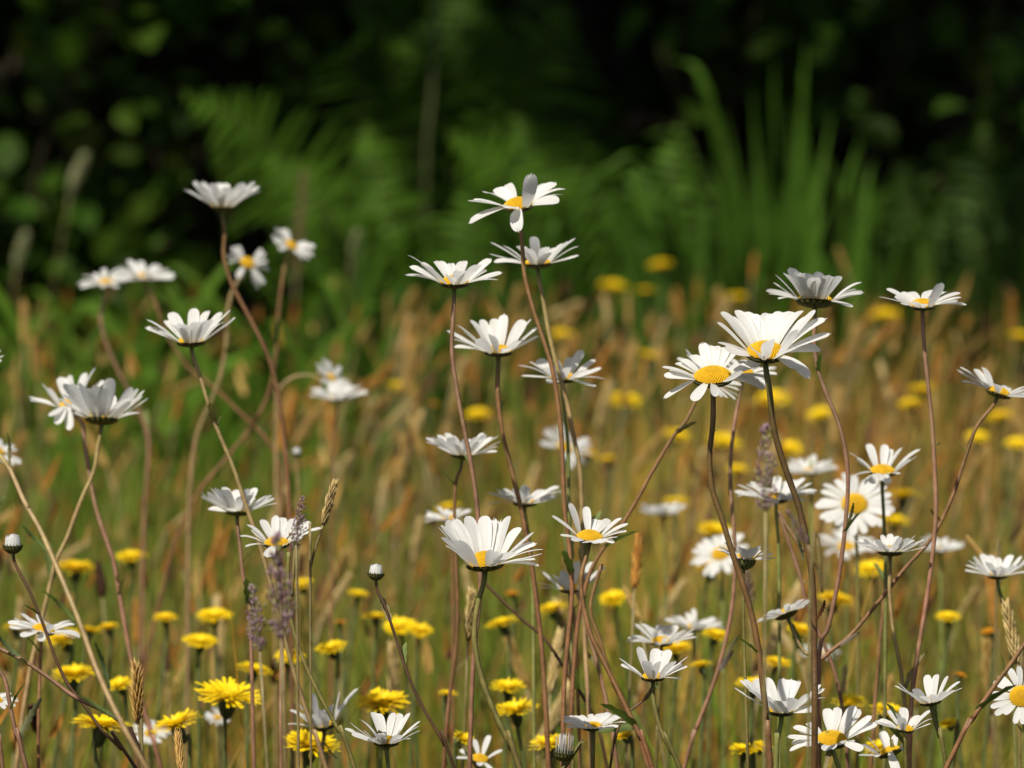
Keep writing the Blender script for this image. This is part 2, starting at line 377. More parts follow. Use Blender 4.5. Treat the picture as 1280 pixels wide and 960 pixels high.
DC = [(.46, .29, .055), (.40, .22, .03), (.52, .36, .085), (.38, .15, .018), (.32, .22, .035)]
o = obj_from('meadow_grass', [grass('g', 10500, 1.2, 5.5, GC, (.0028, .0065), .55, 1.0, .17, [(.2, .22, .025), (.36, .25, .05), (.14, .2, .02)]),
                              grass('g', 5000, 1.2, 5.5, GC, (.003, .006), .3, .7, .3)], M_GRASS)
tag(o, 'green and olive grass blades filling the meadow', 'grass', kind='stuff')
o = obj_from('dry_grass', [grass('g', 5600, 1.6, 5.5, DC, (.0014, .0034), .7, 1.08, .16), grass('g', 420, 2.3, 2.9, DC+GC, (.0010, .0028), .9, 1.6, .22, None, .2, 2), grass('g', 2400, 2.6, 4.6, DC+GC, (.0008, .0018), .7, 1.15, .42, None, .35, 3),
                           grass('g', 1500, 3.0, 5.5, [(.36, .17, .04), (.40, .24, .08), (.28, .12, .04)], (.003, .006), .6, 1.0, .16)], M_GRASS)
tag(o, 'tan and rusty dry grass stalks standing through the meadow', 'dry grass', kind='stuff')

# ------------------------------------------------------------------ grass seed heads
def spike_mesh(n, L, rad, cols, lance=3.2, awn=0.0, taper=1.0):
    """unit spike along +z from 0 to L made of overlapping pointed spikelets"""
    m = MB()
    tube(m, [Vector((0, 0, z*L/6)) for z in range(7)], rad*.12, cols[0], 5)
    for i in range(n):
        t = (i+.5)/n; z = t*L*.97; a = i*2.39996
        env = (math.sin(math.pi*min(1, t*.92+.08))**.6)*(1-.25*t*taper)
        sl = rad*lance*random.uniform(.8, 1.15)*(.7+.3*env); out = rad*env*random.uniform(.55, 1)
        dv = Vector((math.cos(a)*.45, math.sin(a)*.45, 1)).normalized()
        b = Vector((math.cos(a)*out*.4, math.sin(a)*out*.4, z-sl*.3))
        s1 = dv.cross(Vector((math.cos(a), math.sin(a), 0))).normalized(); s2 = dv.cross(s1)
        w = rad*.34; c = np.array(cols[random.randrange(len(cols))])*random.uniform(.75, 1.2)
        V = [b]; 
        for k in range(4):
            th = k*math.pi/2; V.append(b+dv*sl*.4+(s1*math.cos(th)+s2*math.sin(th))*w)
        V.append(b+dv*sl*(1+awn))
        m.add([tuple(v) for v in V], [(0, k+1, (k+1) % 4+1) for k in range(4)]+[(5, (k+1) % 4+1, k+1) for k in range(4)], c)
    return m
TAN = [(.35, .225, .06), (.41, .28, .09), (.28, .17, .045)]
STRAW = [(.50, .37, .15), (.56, .43, .2), (.40, .29, .11)]
RUST = [(.40, .19, .035), (.32, .14, .025), (.46, .26, .06)]
PURP = [(.26, .17, .21), (.32, .22, .25), (.25, .24, .10), (.18, .10, .13)]
BROWN = [(.09, .045, .022), (.13, .06, .03), (.06, .03, .018)]
PALE = [(.24, .25, .12), (.3, .3, .16), (.18, .2, .08)]
SPK = {k: [spike_mesh(70, 1.0, .10, c).mesh('seed_head', M_SEED) for _ in range(2)] for k, c in (('tan', TAN), ('straw', STRAW), ('rust', RUST), ('pale', PALE))}
SPK['dock'] = [spike_mesh(60, 1.0, .055, [(.16, .10, .05), (.2, .13, .07)], 1.4).mesh('seed_head', M_SEED)]
def panicle_mesh(n, rad, cols):
    m = MB(); tube(m, [Vector((0, 0, z/6)) for z in range(7)], .008, (.2, .2, .08), 5)
    for i in range(n):
        t = random.random()**1.1; a = random.uniform(0, 6.283); env = (1-t)**.6*(.35+.65*min(1, t*5))
        rr = rad*env*random.random()**.6; b = Vector((math.cos(a)*rr, math.sin(a)*rr, t+rr*.5)); c = np.array(cols[random.randrange(len(cols))])*random.uniform(.7, 1.25)
        tube(m, [Vector((0, 0, max(0, t-rr*.8))), b], .0022, c*.8, 3)
        dv = Vector((math.cos(a)*.5+random.gauss(0, .3), math.sin(a)*.5+random.gauss(0, .3), 1)).normalized(); s1 = dv.orthogonal().normalized(); s2 = dv.cross(s1)
        sl = random.uniform(.05, .085); w = sl*.24; V = [b]+[b+dv*sl*.45+(s1*math.cos(k*math.pi/2)+s2*math.sin(k*math.pi/2))*w for k in range(4)]+[b+dv*sl]
        m.add([tuple(v) for v in V], [(0, k+1, (k+1) % 4+1) for k in range(4)]+[(5, (k+1) % 4+1, k+1) for k in range(4)], c)
    return m.mesh('seed_head', M_SEED)
SPK['purple'] = [panicle_mesh(150, .17, PURP) for _ in range(3)]
SPK['brown'] = [spike_mesh(110, 1.0, .24, BROWN, .5).mesh('seed_head', M_SEED)]
SPK['needle'] = [spike_mesh(60, 1.0, .085, [(.5, .31, .09), (.44, .25, .07), (.56, .38, .14)], 3.0, .5).mesh('seed_head', M_SEED)]
def seed_stalk(kind, x0, y0, x1, y1, d, label, group=None, foot=None, fat=1.0, name='grass_stalk', stemcol=(.19, .15, .06), sr=.00065, cat='grass'):
    """head from pixel (x0,y0) at its foot to (x1,y1) at its tip"""
    b, t = at(x0, y0, d), at(x1, y1, d+random.uniform(-.015, .015)); ax = t-b; L = ax.length
    lean = ax.normalized()
    g = Vector((b.x-lean.x*b.z*.35, b.y-lean.y*b.z*.3, 0)) if foot is None else Vector((at(*foot, d).x, b.y, 0))
    e = empty(name, g); tag(e, label, cat, group)
    pts = [g, g.lerp(b, .55)+Vector((lean.x*-.03, 0, 0)), b]
    if foot: 
        f3 = at(*foot, d); pts = [g, f3, f3.lerp(b, .5)-Vector((lean.x*.01, 0, 0)), b]
    P = spline(pts, 6); m = MB(); tube(m, P, sr, stemcol, 5); m.build('stem', M_STEM, e)
    q = frame(lean, random.uniform(0, 6))
    o = place('seed_head', random.choice(SPK[kind]), e, mat_of(q[0], q[1], q[2], b, L*fat, L))
    return e
NEAR = [
 ('straw', 404, 655, 419, 602, 2.62, 'pale straw seed head beside the daisy crossed by purple grass', (388, 760)),
 ('needle', 173, 905, 170, 832, 2.62, 'bristly orange brown grass ear above the small white daisy at lower left', (178, 960)),
 ('needle', 226, 968, 222, 915, 2.55, 'rusty grass ear cut by the bottom edge under the yellow hawkbits', None),
 ('straw', 1272, 830, 1256, 752, 2.7, 'tan grass ear beside the rightmost cup daisy stem', (1275, 900)),
 ('rust', 793, 735, 799, 668, 2.85, 'orange brown grass ear standing right of the centre daisies', None),
 ('tan', 800, 775, 782, 735, 2.9, 'short tan grass ear behind the paired daisies right of centre', None),
 ('tan', 1232, 700, 1208, 672, 2.9, 'leaning tan ear touching the rightmost cup daisy', (1245, 760)),
 ('straw', 585, 800, 590, 738, 2.75, 'pale bent grass ear behind the curved stem at centre', None),
 ('straw', 688, 865, 700, 788, 2.9, 'fluffy pale grass ear between the stems at lower centre', None),
 ('straw', 1054, 870, 1056, 832, 2.85, 'small pale grass ear above the wide daisy at bottom right', None),
 ('purple', 368, 690, 379, 622, 2.42, 'purple grass head covering the middle of a white daisy', (372, 800)),
 ('purple', 352, 800, 346, 672, 2.2, 'soft blurred purple grass head below the covered daisy', None),
 ('purple', 325, 815, 315, 735, 2.3, 'faded purple grass head left of the soft purple one', None),
 ('purple', 957, 640, 957, 535, 2.24, 'dark purple grass head in front of a daisy on the right', None),
 ('purple', 1010, 680, 985, 640, 2.24, 'short purple grass tuft crossing the tall brown stem', (1012, 800)),
 ('purple', 938, 760, 935, 715, 2.95, 'purplish seed tuft below the green cupped daisy', None),
 ('tan', 30, 430, 30, 378, 4.3, 'upright tan grass spike at the far left edge', None),
 ('tan', 48, 480, 40, 425, 4.2, 'tan grass spike drooping below the upright one at left', None),
 ('tan', 22, 505, 18, 472, 4.2, 'small tan spike left of the paired big daisies', None),
 ('pale', 88, 242, 106, 194, 5.6, 'pale green grass head against the black gap at upper left', None),
 ('pale', 20, 335, 32, 292, 5.4, 'dim pale seed head at the left edge under the black gap', None),
 ('rust', 940, 350, 944, 318, 5.0, 'reddish spike behind the big daisies on the right', None),
 ('tan', 1060, 345, 1048, 312, 5.0, 'broad tan spike above the upturned daisy on the right', None),
 ('dock', 370, 345, 381, 212, 5.3, 'dry brown dock like spike behind the small tilted daisy', None),
 ('pale', 440, 320, 447, 290, 5.3, 'dim pale seed head left of the top centre daisies', None),
 ('brown', 128, 745, 122, 700, 3.3, 'dark brown oval seed head behind the yellow hawkbits at left', None),
 ('brown', 208, 838, 205, 805, 3.3, 'dark brown seed head above the wide yellow hawkbit at left', None),
 ('brown', 46, 912, 38, 880, 2.9, 'dark brown seed head in the bottom left corner', None),
 ('brown', 270, 832, 262, 795, 3.5, 'reddish brown seed head beside the paired yellow hawkbits at left', None),
]
for (k, x0, y0, x1, y1, d, lab, foot) in NEAR:
    seed_stalk(k, x0, y0, x1, y1, d, lab, None, foot, .68 if k in ('straw', 'tan', 'rust', 'needle') else 1.0)
def far_spikes(n, kinds, yr, hr, lab, grp, xr=(-40, 1320)):
    for i in range(n):
        y = random.uniform(*yr); x = random.uniform(*xr)
        while x < 330 and y < 640 and random.random() < .72: x = random.uniform(*xr)
        h = random.uniform(*hr); d = min(5.35, max(3.1, (.85-h)*FPX/(y+280)))
        L = random.uniform(.018, .042)*FPX/d
        a = random.gauss(.24, .34)
        seed_stalk(random.choice(kinds), x, y+L*.5*math.cos(a), x+L*math.sin(a), y-L*.5*math.cos(a), d, lab, grp, None, random.uniform(.45, .75))
far_spikes(62, ['tan', 'tan', 'tan', 'straw', 'rust'], (385, 470), (.36, .42), 'blurred tan or rusty grass spike along the far edge of the meadow', 'blurred grass spikes along the far edge', (440, 1320))
far_spikes(70, ['tan', 'tan', 'straw', 'tan', 'rust'], (470, 600), (.34, .40), 'blurred tan or rusty grass spike in the middle of the meadow', 'blurred grass spikes in the middle meadow')
far_spikes(50, ['tan', 'rust', 'straw', 'straw'], (600, 900), (.31, .38), 'soft tan or rusty grass ear among the hawkbits', 'soft grass ears among the hawkbits')

# the many smaller seed heads beyond those, too many to count
n = 2600; b = scatter(n, 2.8, 5.4, .3); z = hmax(b[:, 1])*rng.uniform(.55, 1.02, n); b[:, 2] = z; dd = unit(np.stack([rng.normal(.2, .3, n), rng.normal(0, .3, n), np.ones(n)], -1))
az = rng.uniform(-.9, .9, n); fc = np.stack([np.cos(az), np.sin(az), np.zeros(n)], -1); cc = np.array([TAN[0], TAN[2], RUST[0], RUST[1], BROWN[1], TAN[1], BROWN[0]])[rng.integers(0, 7, n)]*rng.uniform(.7, 1.2, (n, 1))
Lh = rng.uniform(.010, .030, n); wh = rng.uniform(.003, .007, n); bend0 = np.zeros((n, 3)); fc2 = np.cross(dd, fc)
o = obj_from('dry_seed_heads', [ribbons(b, dd, bend0, Lh, wh, fc, cc, 5), ribbons(b, dd, bend0, Lh, wh, fc2, cc, 5)], M_SEED)
tag(o, 'small tan and rusty seed heads crowding the meadow between the flowers', 'seed heads', kind='stuff')

# ------------------------------------------------------------------ daisies
WHITE = (.87, .87, .85)
STEMC = {'brown': ((.10, .06, .018), (.15, .07, .028)), 'pink': ((.27, .155, .095), (.25, .11, .07)), 'tan': ((.30, .215, .09), (.27, .165, .08)),
         'red': ((.205, .11, .045), (.21, .088, .042)), 'green': ((.13, .18, .035), (.22, .17, .065)), 'dark': ((.10, .05, .024), (.09, .045, .022)),
         'olive': ((.16, .14, .04), (.15, .11, .035))}
def disc_mesh(nb):
    m = MB(); st = 14
    V = [(0, 0, .42)]; F = []; 
    for i in range(1, 6):
        t = i/5
        for k in range(st): V.append((math.cos(2*math.pi*k/st)*t, math.sin(2*math.pi*k/st)*t, .42*(1-t**2.4)-.02))
    F += [(0, 1+k, 1+(k+1) % st) for k in range(st)]
    F += [(1+(i-1)*st+k, 1+i*st+k, 1+i*st+(k+1) % st, 1+(i-1)*st+(k+1) % st) for i in range(1, 5) for k in range(st)]
    m.add(V, F, (.43, .235, .008))
    for i in range(nb):
        t = math.sqrt((i+.5)/nb); a = i*2.39996; r = .062*(1.0 if nb > 150 else 1.6)*(.75+.4*t)
        c = Vector((math.cos(a)*t*.98, math.sin(a)*t*.98, .42*(1-t**2.4)-.005)); c2 = (.55, .335, .010) if t > .45 else (.47, .29, .010)
        c2 = np.array(c2)*random.uniform(.88, 1.08)
        nn = Vector((math.cos(a)*t*.8, math.sin(a)*t*.8, .9)).normalized(); e1, e2, _ = frame(nn)
        P = [c+nn*r*1.15]
        for k in range(6): P.append(c+nn*r*.75+(e1*math.cos(k*math.pi/3)+e2*math.sin(k*math.pi/3))*r*.62)
        for k in range(6): P.append(c-nn*r*.4+(e1*math.cos(k*math.pi/3)+e2*math.sin(k*math.pi/3))*r)
        m.add([tuple(p) for p in P], [(0, 1+k, 1+(k+1) % 6) for k in range(6)]+[(1+k, 7+k, 7+(k+1) % 6, 1+(k+1) % 6) for k in range(6)], c2)
    return m.mesh('flower_disc', M_DISC)
DISC_HI = disc_mesh(300); DISC_LO = disc_mesh(110)
def bract_mesh(dark=1.0, deep=.30):
    m = MB(); st = 18; prof = [(1.04, .0), (.97, -.16*deep*2), (.75, -.33*deep*2), (.45, -.46*deep*2), (.2, -.52*deep*2)]
    V = []; C = []
    for (r, z) in prof:
        for k in range(st): V.append((math.cos(2*math.pi*k/st)*r, math.sin(2*math.pi*k/st)*r, z)); C.append((.06*dark, .06*dark, .02*dark))
    F = [(i*st+k, i*st+(k+1) % st, (i+1)*st+(k+1) % st, (i+1)*st+k) for i in range(len(prof)-1) for k in range(st)]
    F.append(tuple((len(prof)-1)*st+k for k in range(st))[::-1]); F.append(tuple(range(st)))
    m.add(V, F, np.array(C))
    def bowl(s):                                            # s 0 at rim .. 1 at stem
        x = s*(len(prof)-1); i = min(int(x), len(prof)-2); f = x-i
        return prof[i][0]*(1-f)+prof[i+1][0]*f, prof[i][1]*(1-f)+prof[i+1][1]*f
    for row, (s0, s1, n) in enumerate(((.95, .45, 9), (.7, .2, 13), (.45, -.06, 18))):
        for k in range(n):
            a0 = 2*math.pi*(k+.5*row)/n; V = []; C = []
            for i, (t, w) in enumerate(((0, .7), (.35, 1), (.7, .75), (1, .12))):
                r, z = bowl(max(0, s0+(s1-s0)*t)); r = r*1.0+.03+.012*(2-row); z = z-.025-(.05 if s0+(s1-s0)*t < 0 else 0)*-1
                for j in (-1, -.55, 0, .55, 1):
                    a = a0+j*w*math.pi/n*.95
                    V.append((math.cos(a)*r*(1+.012*(1-abs(j))), math.sin(a)*r*(1+.012*(1-abs(j))), z))
                    edge = abs(j) > .9 or t > .95
                    C.append((.022*dark, .012*dark, .006) if edge else (.115*dark, .125*dark, .032*dark))
            m.add(V, [(i*5+j, i*5+j+1, (i+1)*5+j+1, (i+1)*5+j) for i in range(3) for j in range(4)], np.array(C))
    return m.mesh('bract_cup', M_BRACT)
BRACT = bract_mesh(); BRACT_DEEP = bract_mesh(1.1, .9)

def petal(e, base, tip, N, width, bend, curl, twist=0.0, notch=None):
    ax = tip-base; L = ax.length; rad = ax.normalized()
    side = N.cross(rad)
    if side.length < .15: side = N.cross((rad+RIGHT*.3).normalized())
    side.normalize(); nn = rad.cross(side).normalized()
    if nn.dot(N) < 0: nn = -nn
    if twist: q = Quaternion(rad, twist); side = q @ side; nn = q @ nn
    c1 = base+ax*.35+nn*bend*L; c2 = base+ax*.72+nn*(bend*.9+curl)*L
    ts = [0, .12, .28, .45, .62, .76, .87, .94, 1.0]
    V = []; m = MB(); ncol = 7
    asym = random.uniform(-.03, .03)
    for t in ts:
        p = base*(1-t)**3+c1*3*t*(1-t)**2+c2*3*t*t*(1-t)+tip*t**3
        w = .5*width*(.42+.58*math.sin(min(1, t/.62)*math.pi/2))
        if t > .62: w *= math.sqrt(max(0.0, 1-((t-.62)/.392)**3.2))
        w = max(w, width*.10)
        for j in range(ncol):
            u = j/(ncol-1)*2-1
            groove = -.17*(math.cos(u*math.pi*2.0)*.5-.5)*(1-t*.5)     # two shallow furrows
            z = (.09*u*u-groove*.4)*w
            ext = (-.05*L*abs(u)**2 + notch*L*.05*math.cos(u*math.pi*2)) * max(0, (t-.8)/.2) if notch else 0
            V.append(p+side*(u*w+asym*width)+nn*z+rad*ext)
    cols = []; tint = random.uniform(.9, 1.0)
    for t in ts:
        k = max(0, 1-t/.14)
        cols += [tuple(q*(tint if j % 2 else tint*.95) for q in lerp3(WHITE, (.70, .68, .38), k*.7)) for j in range(ncol)]
    n = len(ts)
    m.add([tuple(v) for v in V], [(i*ncol+j, i*ncol+j+1, (i+1)*ncol+j+1, (i+1)*ncol+j) for i in range(n-1) for j in range(ncol-1)], np.array(cols))
    return m.build('petal', M_PETAL, e)

def leaf_blade(e, a, b, d, width, col=(.15, .20, .06), bend=.1):
    """small toothed stem leaf from pixel a to pixel b"""
    A, B = at(*a, d), at(*b, d-.01); ax = B-A; L = ax.length; rad = ax.normalized()
    side = rad.cross(Vector((random.uniform(-.3, .3), -1, random.uniform(0, .5)))).normalized(); nn = rad.cross(side)
    V = []; n = 13
    for i in range(n):
        t = i/(n-1); w = width*.33*(.3+.7*math.sin(math.pi*min(1, t*.85+.12)))*(1.25 if i % 2 else .72)*(1 if t < .97 else .2)
        p = A+ax*t+nn*math.sin(t*math.pi)*bend*L
        V += [p-side*w+nn*w*.3, p, p+side*w+nn*w*.3]
    m = MB(); m.add([tuple(v) for v in V], [(3*i+j, 3*i+j+1, 3*i+4+j, 3*i+3+j) for i in range(n-1) for j in (0, 1)], col)
    m.build('leaf', M_LEAF, e)

def stem_path(path, d, slope, start=None, N=None):
    pts = []
    if start is not None:
        path = [p for p in path if (at(p[0], p[1], d)-start).length > .009 or p is path[-1]]
        dv = (at(path[0][0], path[0][1], d)-start).normalized()
        pts = [start, start+(dv*.55-N*.45)*.005]
    L = len(path)
    for i, (x, y) in enumerate(path):
        pts.append(at(x, y, d+slope*i/max(1, L-1)))
    a, b = pts[-2], pts[-1]
    dr = (b-a).normalized(); h = b.z
    lx = max(-.8, min(.8, dr.x/max(.3, -dr.z)))
    g = Vector((b.x+lx*h*.62, b.y+random.uniform(-.03, .06), 0))
    pts += [b.lerp(g, .5)+Vector((lx*h*.10, 0, 0)), g]
    return pts
def make_stem(e, pts, r, colname, greentop=0):
    P = spline(pts, 5); n = len(P); c0, c1 = STEMC[colname]; cols = []; rad = []
    k = random.uniform(.85, 1.15); ph = random.uniform(0, 6.3)
    for i in range(n):
        t = i/(n-1); c = lerp3(c0, c1, t)
        c = tuple(x*k for x in c)
        if greentop:
            c = lerp3((.11, .15, .03), c, min(1, t/greentop))
        wv = .5+.5*math.sin(i*.35+ph)*math.sin(i*.13+ph*2); c = lerp3(c, (c[0]*.62, c[1]*.85, c[2]*.6), wv*.5)
        cols.append(c); rad.append(r*(.86+.2*t)*(1+(.22*max(0, 1-i/3)))*random.uniform(.96, 1.04))
    m = MB(); tube(m, P, [q*.74 for q in rad], cols, 12, .09); m.build('stem', M_STEM, e)
    for q in range(random.choice((0, 1, 1, 2, 2))):
        i = random.randrange(max(2, int(n*.15)), max(3, int(n*.72))); A = P[i]; tg = (P[i-1]-P[min(i+1, n-1)]).normalized()
        az = random.uniform(0, 6.283); o = Vector((math.cos(az), math.sin(az), 0)); L = random.uniform(.005, .016)*(1.6 if i > n*.5 else 1)
        dr = (tg+o*random.uniform(.35, .9)).normalized(); sd_ = dr.cross(o).normalized(); nn = dr.cross(sd_); V = []
        for j in range(7):
            t = j/6; w = L*.085*(.5+.8*math.sin(math.pi*min(1, t*.8+.15)))*(1.2 if j % 2 else .8)*(1 if j < 6 else .15)
            p = A+dr*L*t+o*L*.25*t*t; V += [p-sd_*w+nn*w*.5, p, p+sd_*w+nn*w*.5]
        lm = MB(); lm.add([tuple(v) for v in V], [(3*j+a, 3*j+a+1, 3*j+4+a, 3*j+3+a) for j in range(6) for a in (0, 1)], random.choice(((.15, .19, .06), (.2, .17, .08), (.12, .16, .05))))
        lm.build('leaf', M_LEAF, e)

def daisy(label, c, R, d, path, lean=0, pitch=0, tips=None, n=20, elev=25, ej=9, sc='brown', sr=1.45, gaps=(), curl=0.0, rd=.29, wf=.26, hi=False,
          slope=0.0, gt=.12, leafs=(), deep=False, disc=1.0, fill=0, lj=.12, dz=1.0):
    N = Vector((math.sin(R_(lean)), -math.sin(R_(pitch)), math.cos(R_(lean))*math.cos(R_(pitch)))).normalized()
    C = at(c[0], c[1], d); Rm = R*d/FPX; r = rd*Rm
    depth = r*(.95 if deep else .33)
    pts = stem_path(path, d, slope, C-N*depth*.95, N)
    e = empty('daisy', pts[-1]); tag(e, label, 'daisy', 'white daisies in the meadow')
    make_stem(e, pts, sr*.001, sc, gt)
    e1, e2, _ = frame(N)
    place('bract_cup', BRACT_DEEP if deep else BRACT, e, mat_of(*frame(N, random.uniform(0, 6)), C-N*r*.02, r*1.02))
    place('flower_disc', DISC_HI if hi else DISC_LO, e, mat_of(*frame(N, random.uniform(0, 6)), C+N*r*.10, r*.97*disc, r*dz))
    L0 = (Rm-r)
    if tips:
        for tp in tips:
            x, y, fl = tp[0], tp[1], tp[2]
            dx, dy = (x-c[0])*d/FPX, (c[1]-y)*d/FPX
            pl = math.hypot(dx, dy); dep = math.sqrt(max(0, Rm*Rm-pl*pl))
            k = {'f': -1, 'b': 1, 's': random.choice((-.25, .25)), 'sf': -.5, 'sb': .5}[fl]
            tip = C+RIGHT*dx+UP*dy+FWD*dep*k
            v = tip-C; pl_v = v-N*v.dot(N)
            if pl_v.length < r*.2: pl_v = -FWD-N*(-FWD).dot(N)
            base = C+pl_v.normalized()*r*.93+N*r*.05
            bend = tp[3] if len(tp) > 3 else random.uniform(.0, .10)
            petal(e, base, tip, N, wf*L0*1.3*random.uniform(.88, 1.1)*(tp[4] if len(tp) > 4 else 1), bend, random.uniform(-.03, .05), random.gauss(0, .22), random.choice((None, None, .5, 1)))
        n = fill
    if not tips: n = int(n*1.2)
    off = random.uniform(0, 6)
    for k in range(n):
        az = off+2*math.pi*(k+random.uniform(-.22, .22))/n; dg = math.degrees(az) % 360
        if any(a <= dg <= b or a <= dg+360 <= b for a, b in gaps): continue
        ev = R_(elev+random.gauss(0, ej)); dv = e1*math.cos(az)+e2*math.sin(az)
        L = L0/max(.5, math.cos(R_(elev)))*random.uniform(1-lj, 1+lj*.3)
        base = C+dv*r*.93+N*r*.05; tip = C+dv*r*.93+(dv*math.cos(ev)+N*math.sin(ev))*L
        bend = random.uniform(-.05, .08) if elev > 20 else random.uniform(.0, .12)
        petal(e, base, tip, N, wf*L*1.25*random.uniform(.85, 1.12), bend+curl, random.uniform(-.03, .05), random.gauss(0, .2), random.choice((None, None, .5, 1)))
    for lf in leafs: leaf_blade(e, lf[0], lf[1], d+slope*.5, lf[2]*.001, lf[3] if len(lf) > 3 else (.15, .2, .06))
    return e

D = daisy
# --- centre
D('large sharp cupped daisy alone at the centre on an S curved stem', (606, 706), 77, 2.50,
  [(605, 722), (603, 733), (597, 757), (593, 790), (596, 822), (605, 857), (620, 895), (640, 937), (651, 965)], -3, 2,
  [(547, 658, 's'), (551, 657, 'sb'), (559, 651, 'b'), (567, 649, 'b'), (585, 646, 'b'), (605, 646, 'b'), (617, 650, 'b'), (636, 646, 'b'), (667, 666, 'sb'), (670, 680, 's'), (679, 687, 's'),
   (677, 692, 's'), (669, 699, 'sf'), (673, 707, 'sf'), (553, 671, 'sf'), (558, 682, 'sf'), (571, 673, 'f'), (621, 687, 'f'), (637, 695, 'f'), (641, 688, 'f'), (650, 660, 'sb'), (626, 652, 'b')],
  sc='olive', sr=1.65, hi=True, rd=.285, gt=.1, dz=1.5)
D('topmost centre daisy with loose petals and one hanging down', (648, 257), 63, 2.62,
  [(652, 285), (653, 310), (656, 345), (667, 388), (679, 424), (690, 460), (697, 500), (702, 550), (704, 600), (706, 640), (712, 690), (715, 740), (710, 800), (705, 860), (703, 965)], -6, 14,
  [(585, 251, 's', .02), (586, 279, 'sf', .06), (605, 239, 'b'), (632, 229, 'b'), (664, 219, 'f', -.12), (695, 227, 'b'), (706, 236, 'sb'), (699, 251, 's'), (648, 291, 'f', .2), (633, 262, 'f'), (704, 243, 'sb'),
   (620, 233, 'b'), (592, 250, 's', .04), (688, 229, 'b')], sc='red', sr=1.4, hi=True, wf=.3, gt=.01)
D('side on daisy just below the topmost centre one with a ragged right side', (672, 330), 58, 2.70,
  [(674, 345), (678, 370), (685, 410), (692, 442), (701, 475), (709, 505), (717, 545), (724, 580), (727, 620), (728, 700), (731, 800), (740, 965)], -2, 0,
  [(613, 303, 's'), (611, 317, 's'), (618, 328, 'sf'), (646, 309, 'f'), (667, 297, 'f'), (682, 310, 'f'), (697, 308, 'b'), (719, 298, 's'), (723, 308, 's'), (723, 320, 'sf'), (705, 304, 'sb'), (660, 312, 'f'),
   (630, 307, 'sb'), (690, 315, 'f'), (652, 306, 'b'), (711, 302, 's')], sc='tan', sr=1.4, gt=.12, hi=True)
D('daisy with swept up left petals on a straight tan stem left of top centre', (568, 354), 62, 2.60,
  [(567, 370), (566, 400), (565, 440), (570, 480), (577, 520), (585, 560), (592, 600), (597, 640), (600, 690), (600, 745), (594, 800), (590, 860), (587, 965)], 0, 4,
  [(510, 319, 's', .06), (512, 333, 's', .05), (507, 344, 'sf', .08), (545, 325, 'b'), (579, 325, 'b'), (600, 332, 'f'), (614, 323, 'sb'), (628, 341, 's'), (622, 350, 'sf', .08), (562, 346, 'f'), (576, 340, 'f'),
   (590, 340, 'f'), (533, 333, 'f'), (526, 328, 's'), (608, 337, 's'), (560, 328, 'b')], sc='pink', sr=1.35, gt=.1, hi=True)
D('cupped daisy with one petal standing before its disc below top centre', (623, 440), 58, 2.68,
  [(622, 455), (622, 490), (628, 540), (640, 590), (650, 630), (660, 680), (668, 730), (675, 790), (680, 850), (686, 965)], 0, 3,
  [(558, 413, 's'), (571, 406, 'sb'), (588, 400, 'b'), (602, 399, 'b'), (630, 392, 'b'), (655, 400, 'b'), (664, 399, 'b'), (675, 408, 's'), (673, 420, 's'), (568, 434, 'sf'), (614, 419, 'f'), (597, 424, 'f'),
   (640, 436, 'f'), (565, 424, 's'), (580, 415, 'f'), (655, 425, 'f'), (618, 398, 'b')], sc='red', sr=1.5, hi=True)
D('daisy with spread petals crossed by two brown stems at upper centre', (703, 473), 54, 2.72,
  [(704, 485), (706, 520), (710, 560), (711, 640), (713, 760), (716, 965)], 2, 5,
  [(649, 457, 's'), (652, 470, 'sf'), (673, 449, 'b'), (693, 451, 'f'), (714, 447, 'b'), (728, 437, 'b'), (744, 450, 'sb'), (752, 460, 's'), (756, 474, 'sf'), (743, 483, 'f'), (685, 479, 'f'), (710, 457, 'f'),
   (662, 452, 'sb'), (735, 462, 'f'), (680, 460, 'f')], sc='green', sr=1.2)
D('shallow cup daisy seen from the side left of the crossing stem at mid height', (578, 569), 47, 2.74,
  [(574, 580), (570, 602), (568, 640), (570, 700), (572, 760), (570, 810), (562, 870), (554, 965)], 2, -4, n=22, elev=33, sc='red', sr=1.2)
D('wide flat cup daisy behind a brown stem above the central flower', (656, 629), 48, 2.76,
  [(660, 640), (662, 680), (666, 740), (668, 965)], 1, -2, n=20, elev=27, sc='green', sr=1.2)
D('small ragged daisy with a yellow hawkbit right behind it', (560, 649), 32, 2.95, [(563, 660), (566, 720), (566, 965)], -3, 4, n=16, elev=18, sc='red', sr=1.0, ej=14)
D('blurred daisy pair of petal tufts behind the crossing stems at mid height', (706, 560), 36, 3.35, [(708, 580), (712, 700), (712, 965)], 25, 25, n=16, elev=12, sc='pink', sr=1.1, gaps=((200, 262),), ej=14)
D('open daisy with spiky left petals right of the central flower', (737, 672), 51, 2.56,
  [(734, 686), (729, 700), (727, 718), (728, 750), (738, 792), (752, 822), (767, 852), (783, 885), (802, 925), (817, 965)], 3, 10,
  [(690, 645, 's'), (712, 629, 'b'), (733, 634, 'b'), (701, 669, 'sf'), (777, 648, 'sb'), (785, 655, 's'), (783, 664, 's'), (767, 678, 'sf'), (751, 651, 'b'), (762, 650, 'b'), (716, 675, 'f'), (732, 677, 'f'),
   (745, 678, 'f'), (771, 671, 'sf'), (742, 650, 'b'), (756, 676, 'f')], sc='red', sr=1.35, hi=True, rd=.33)
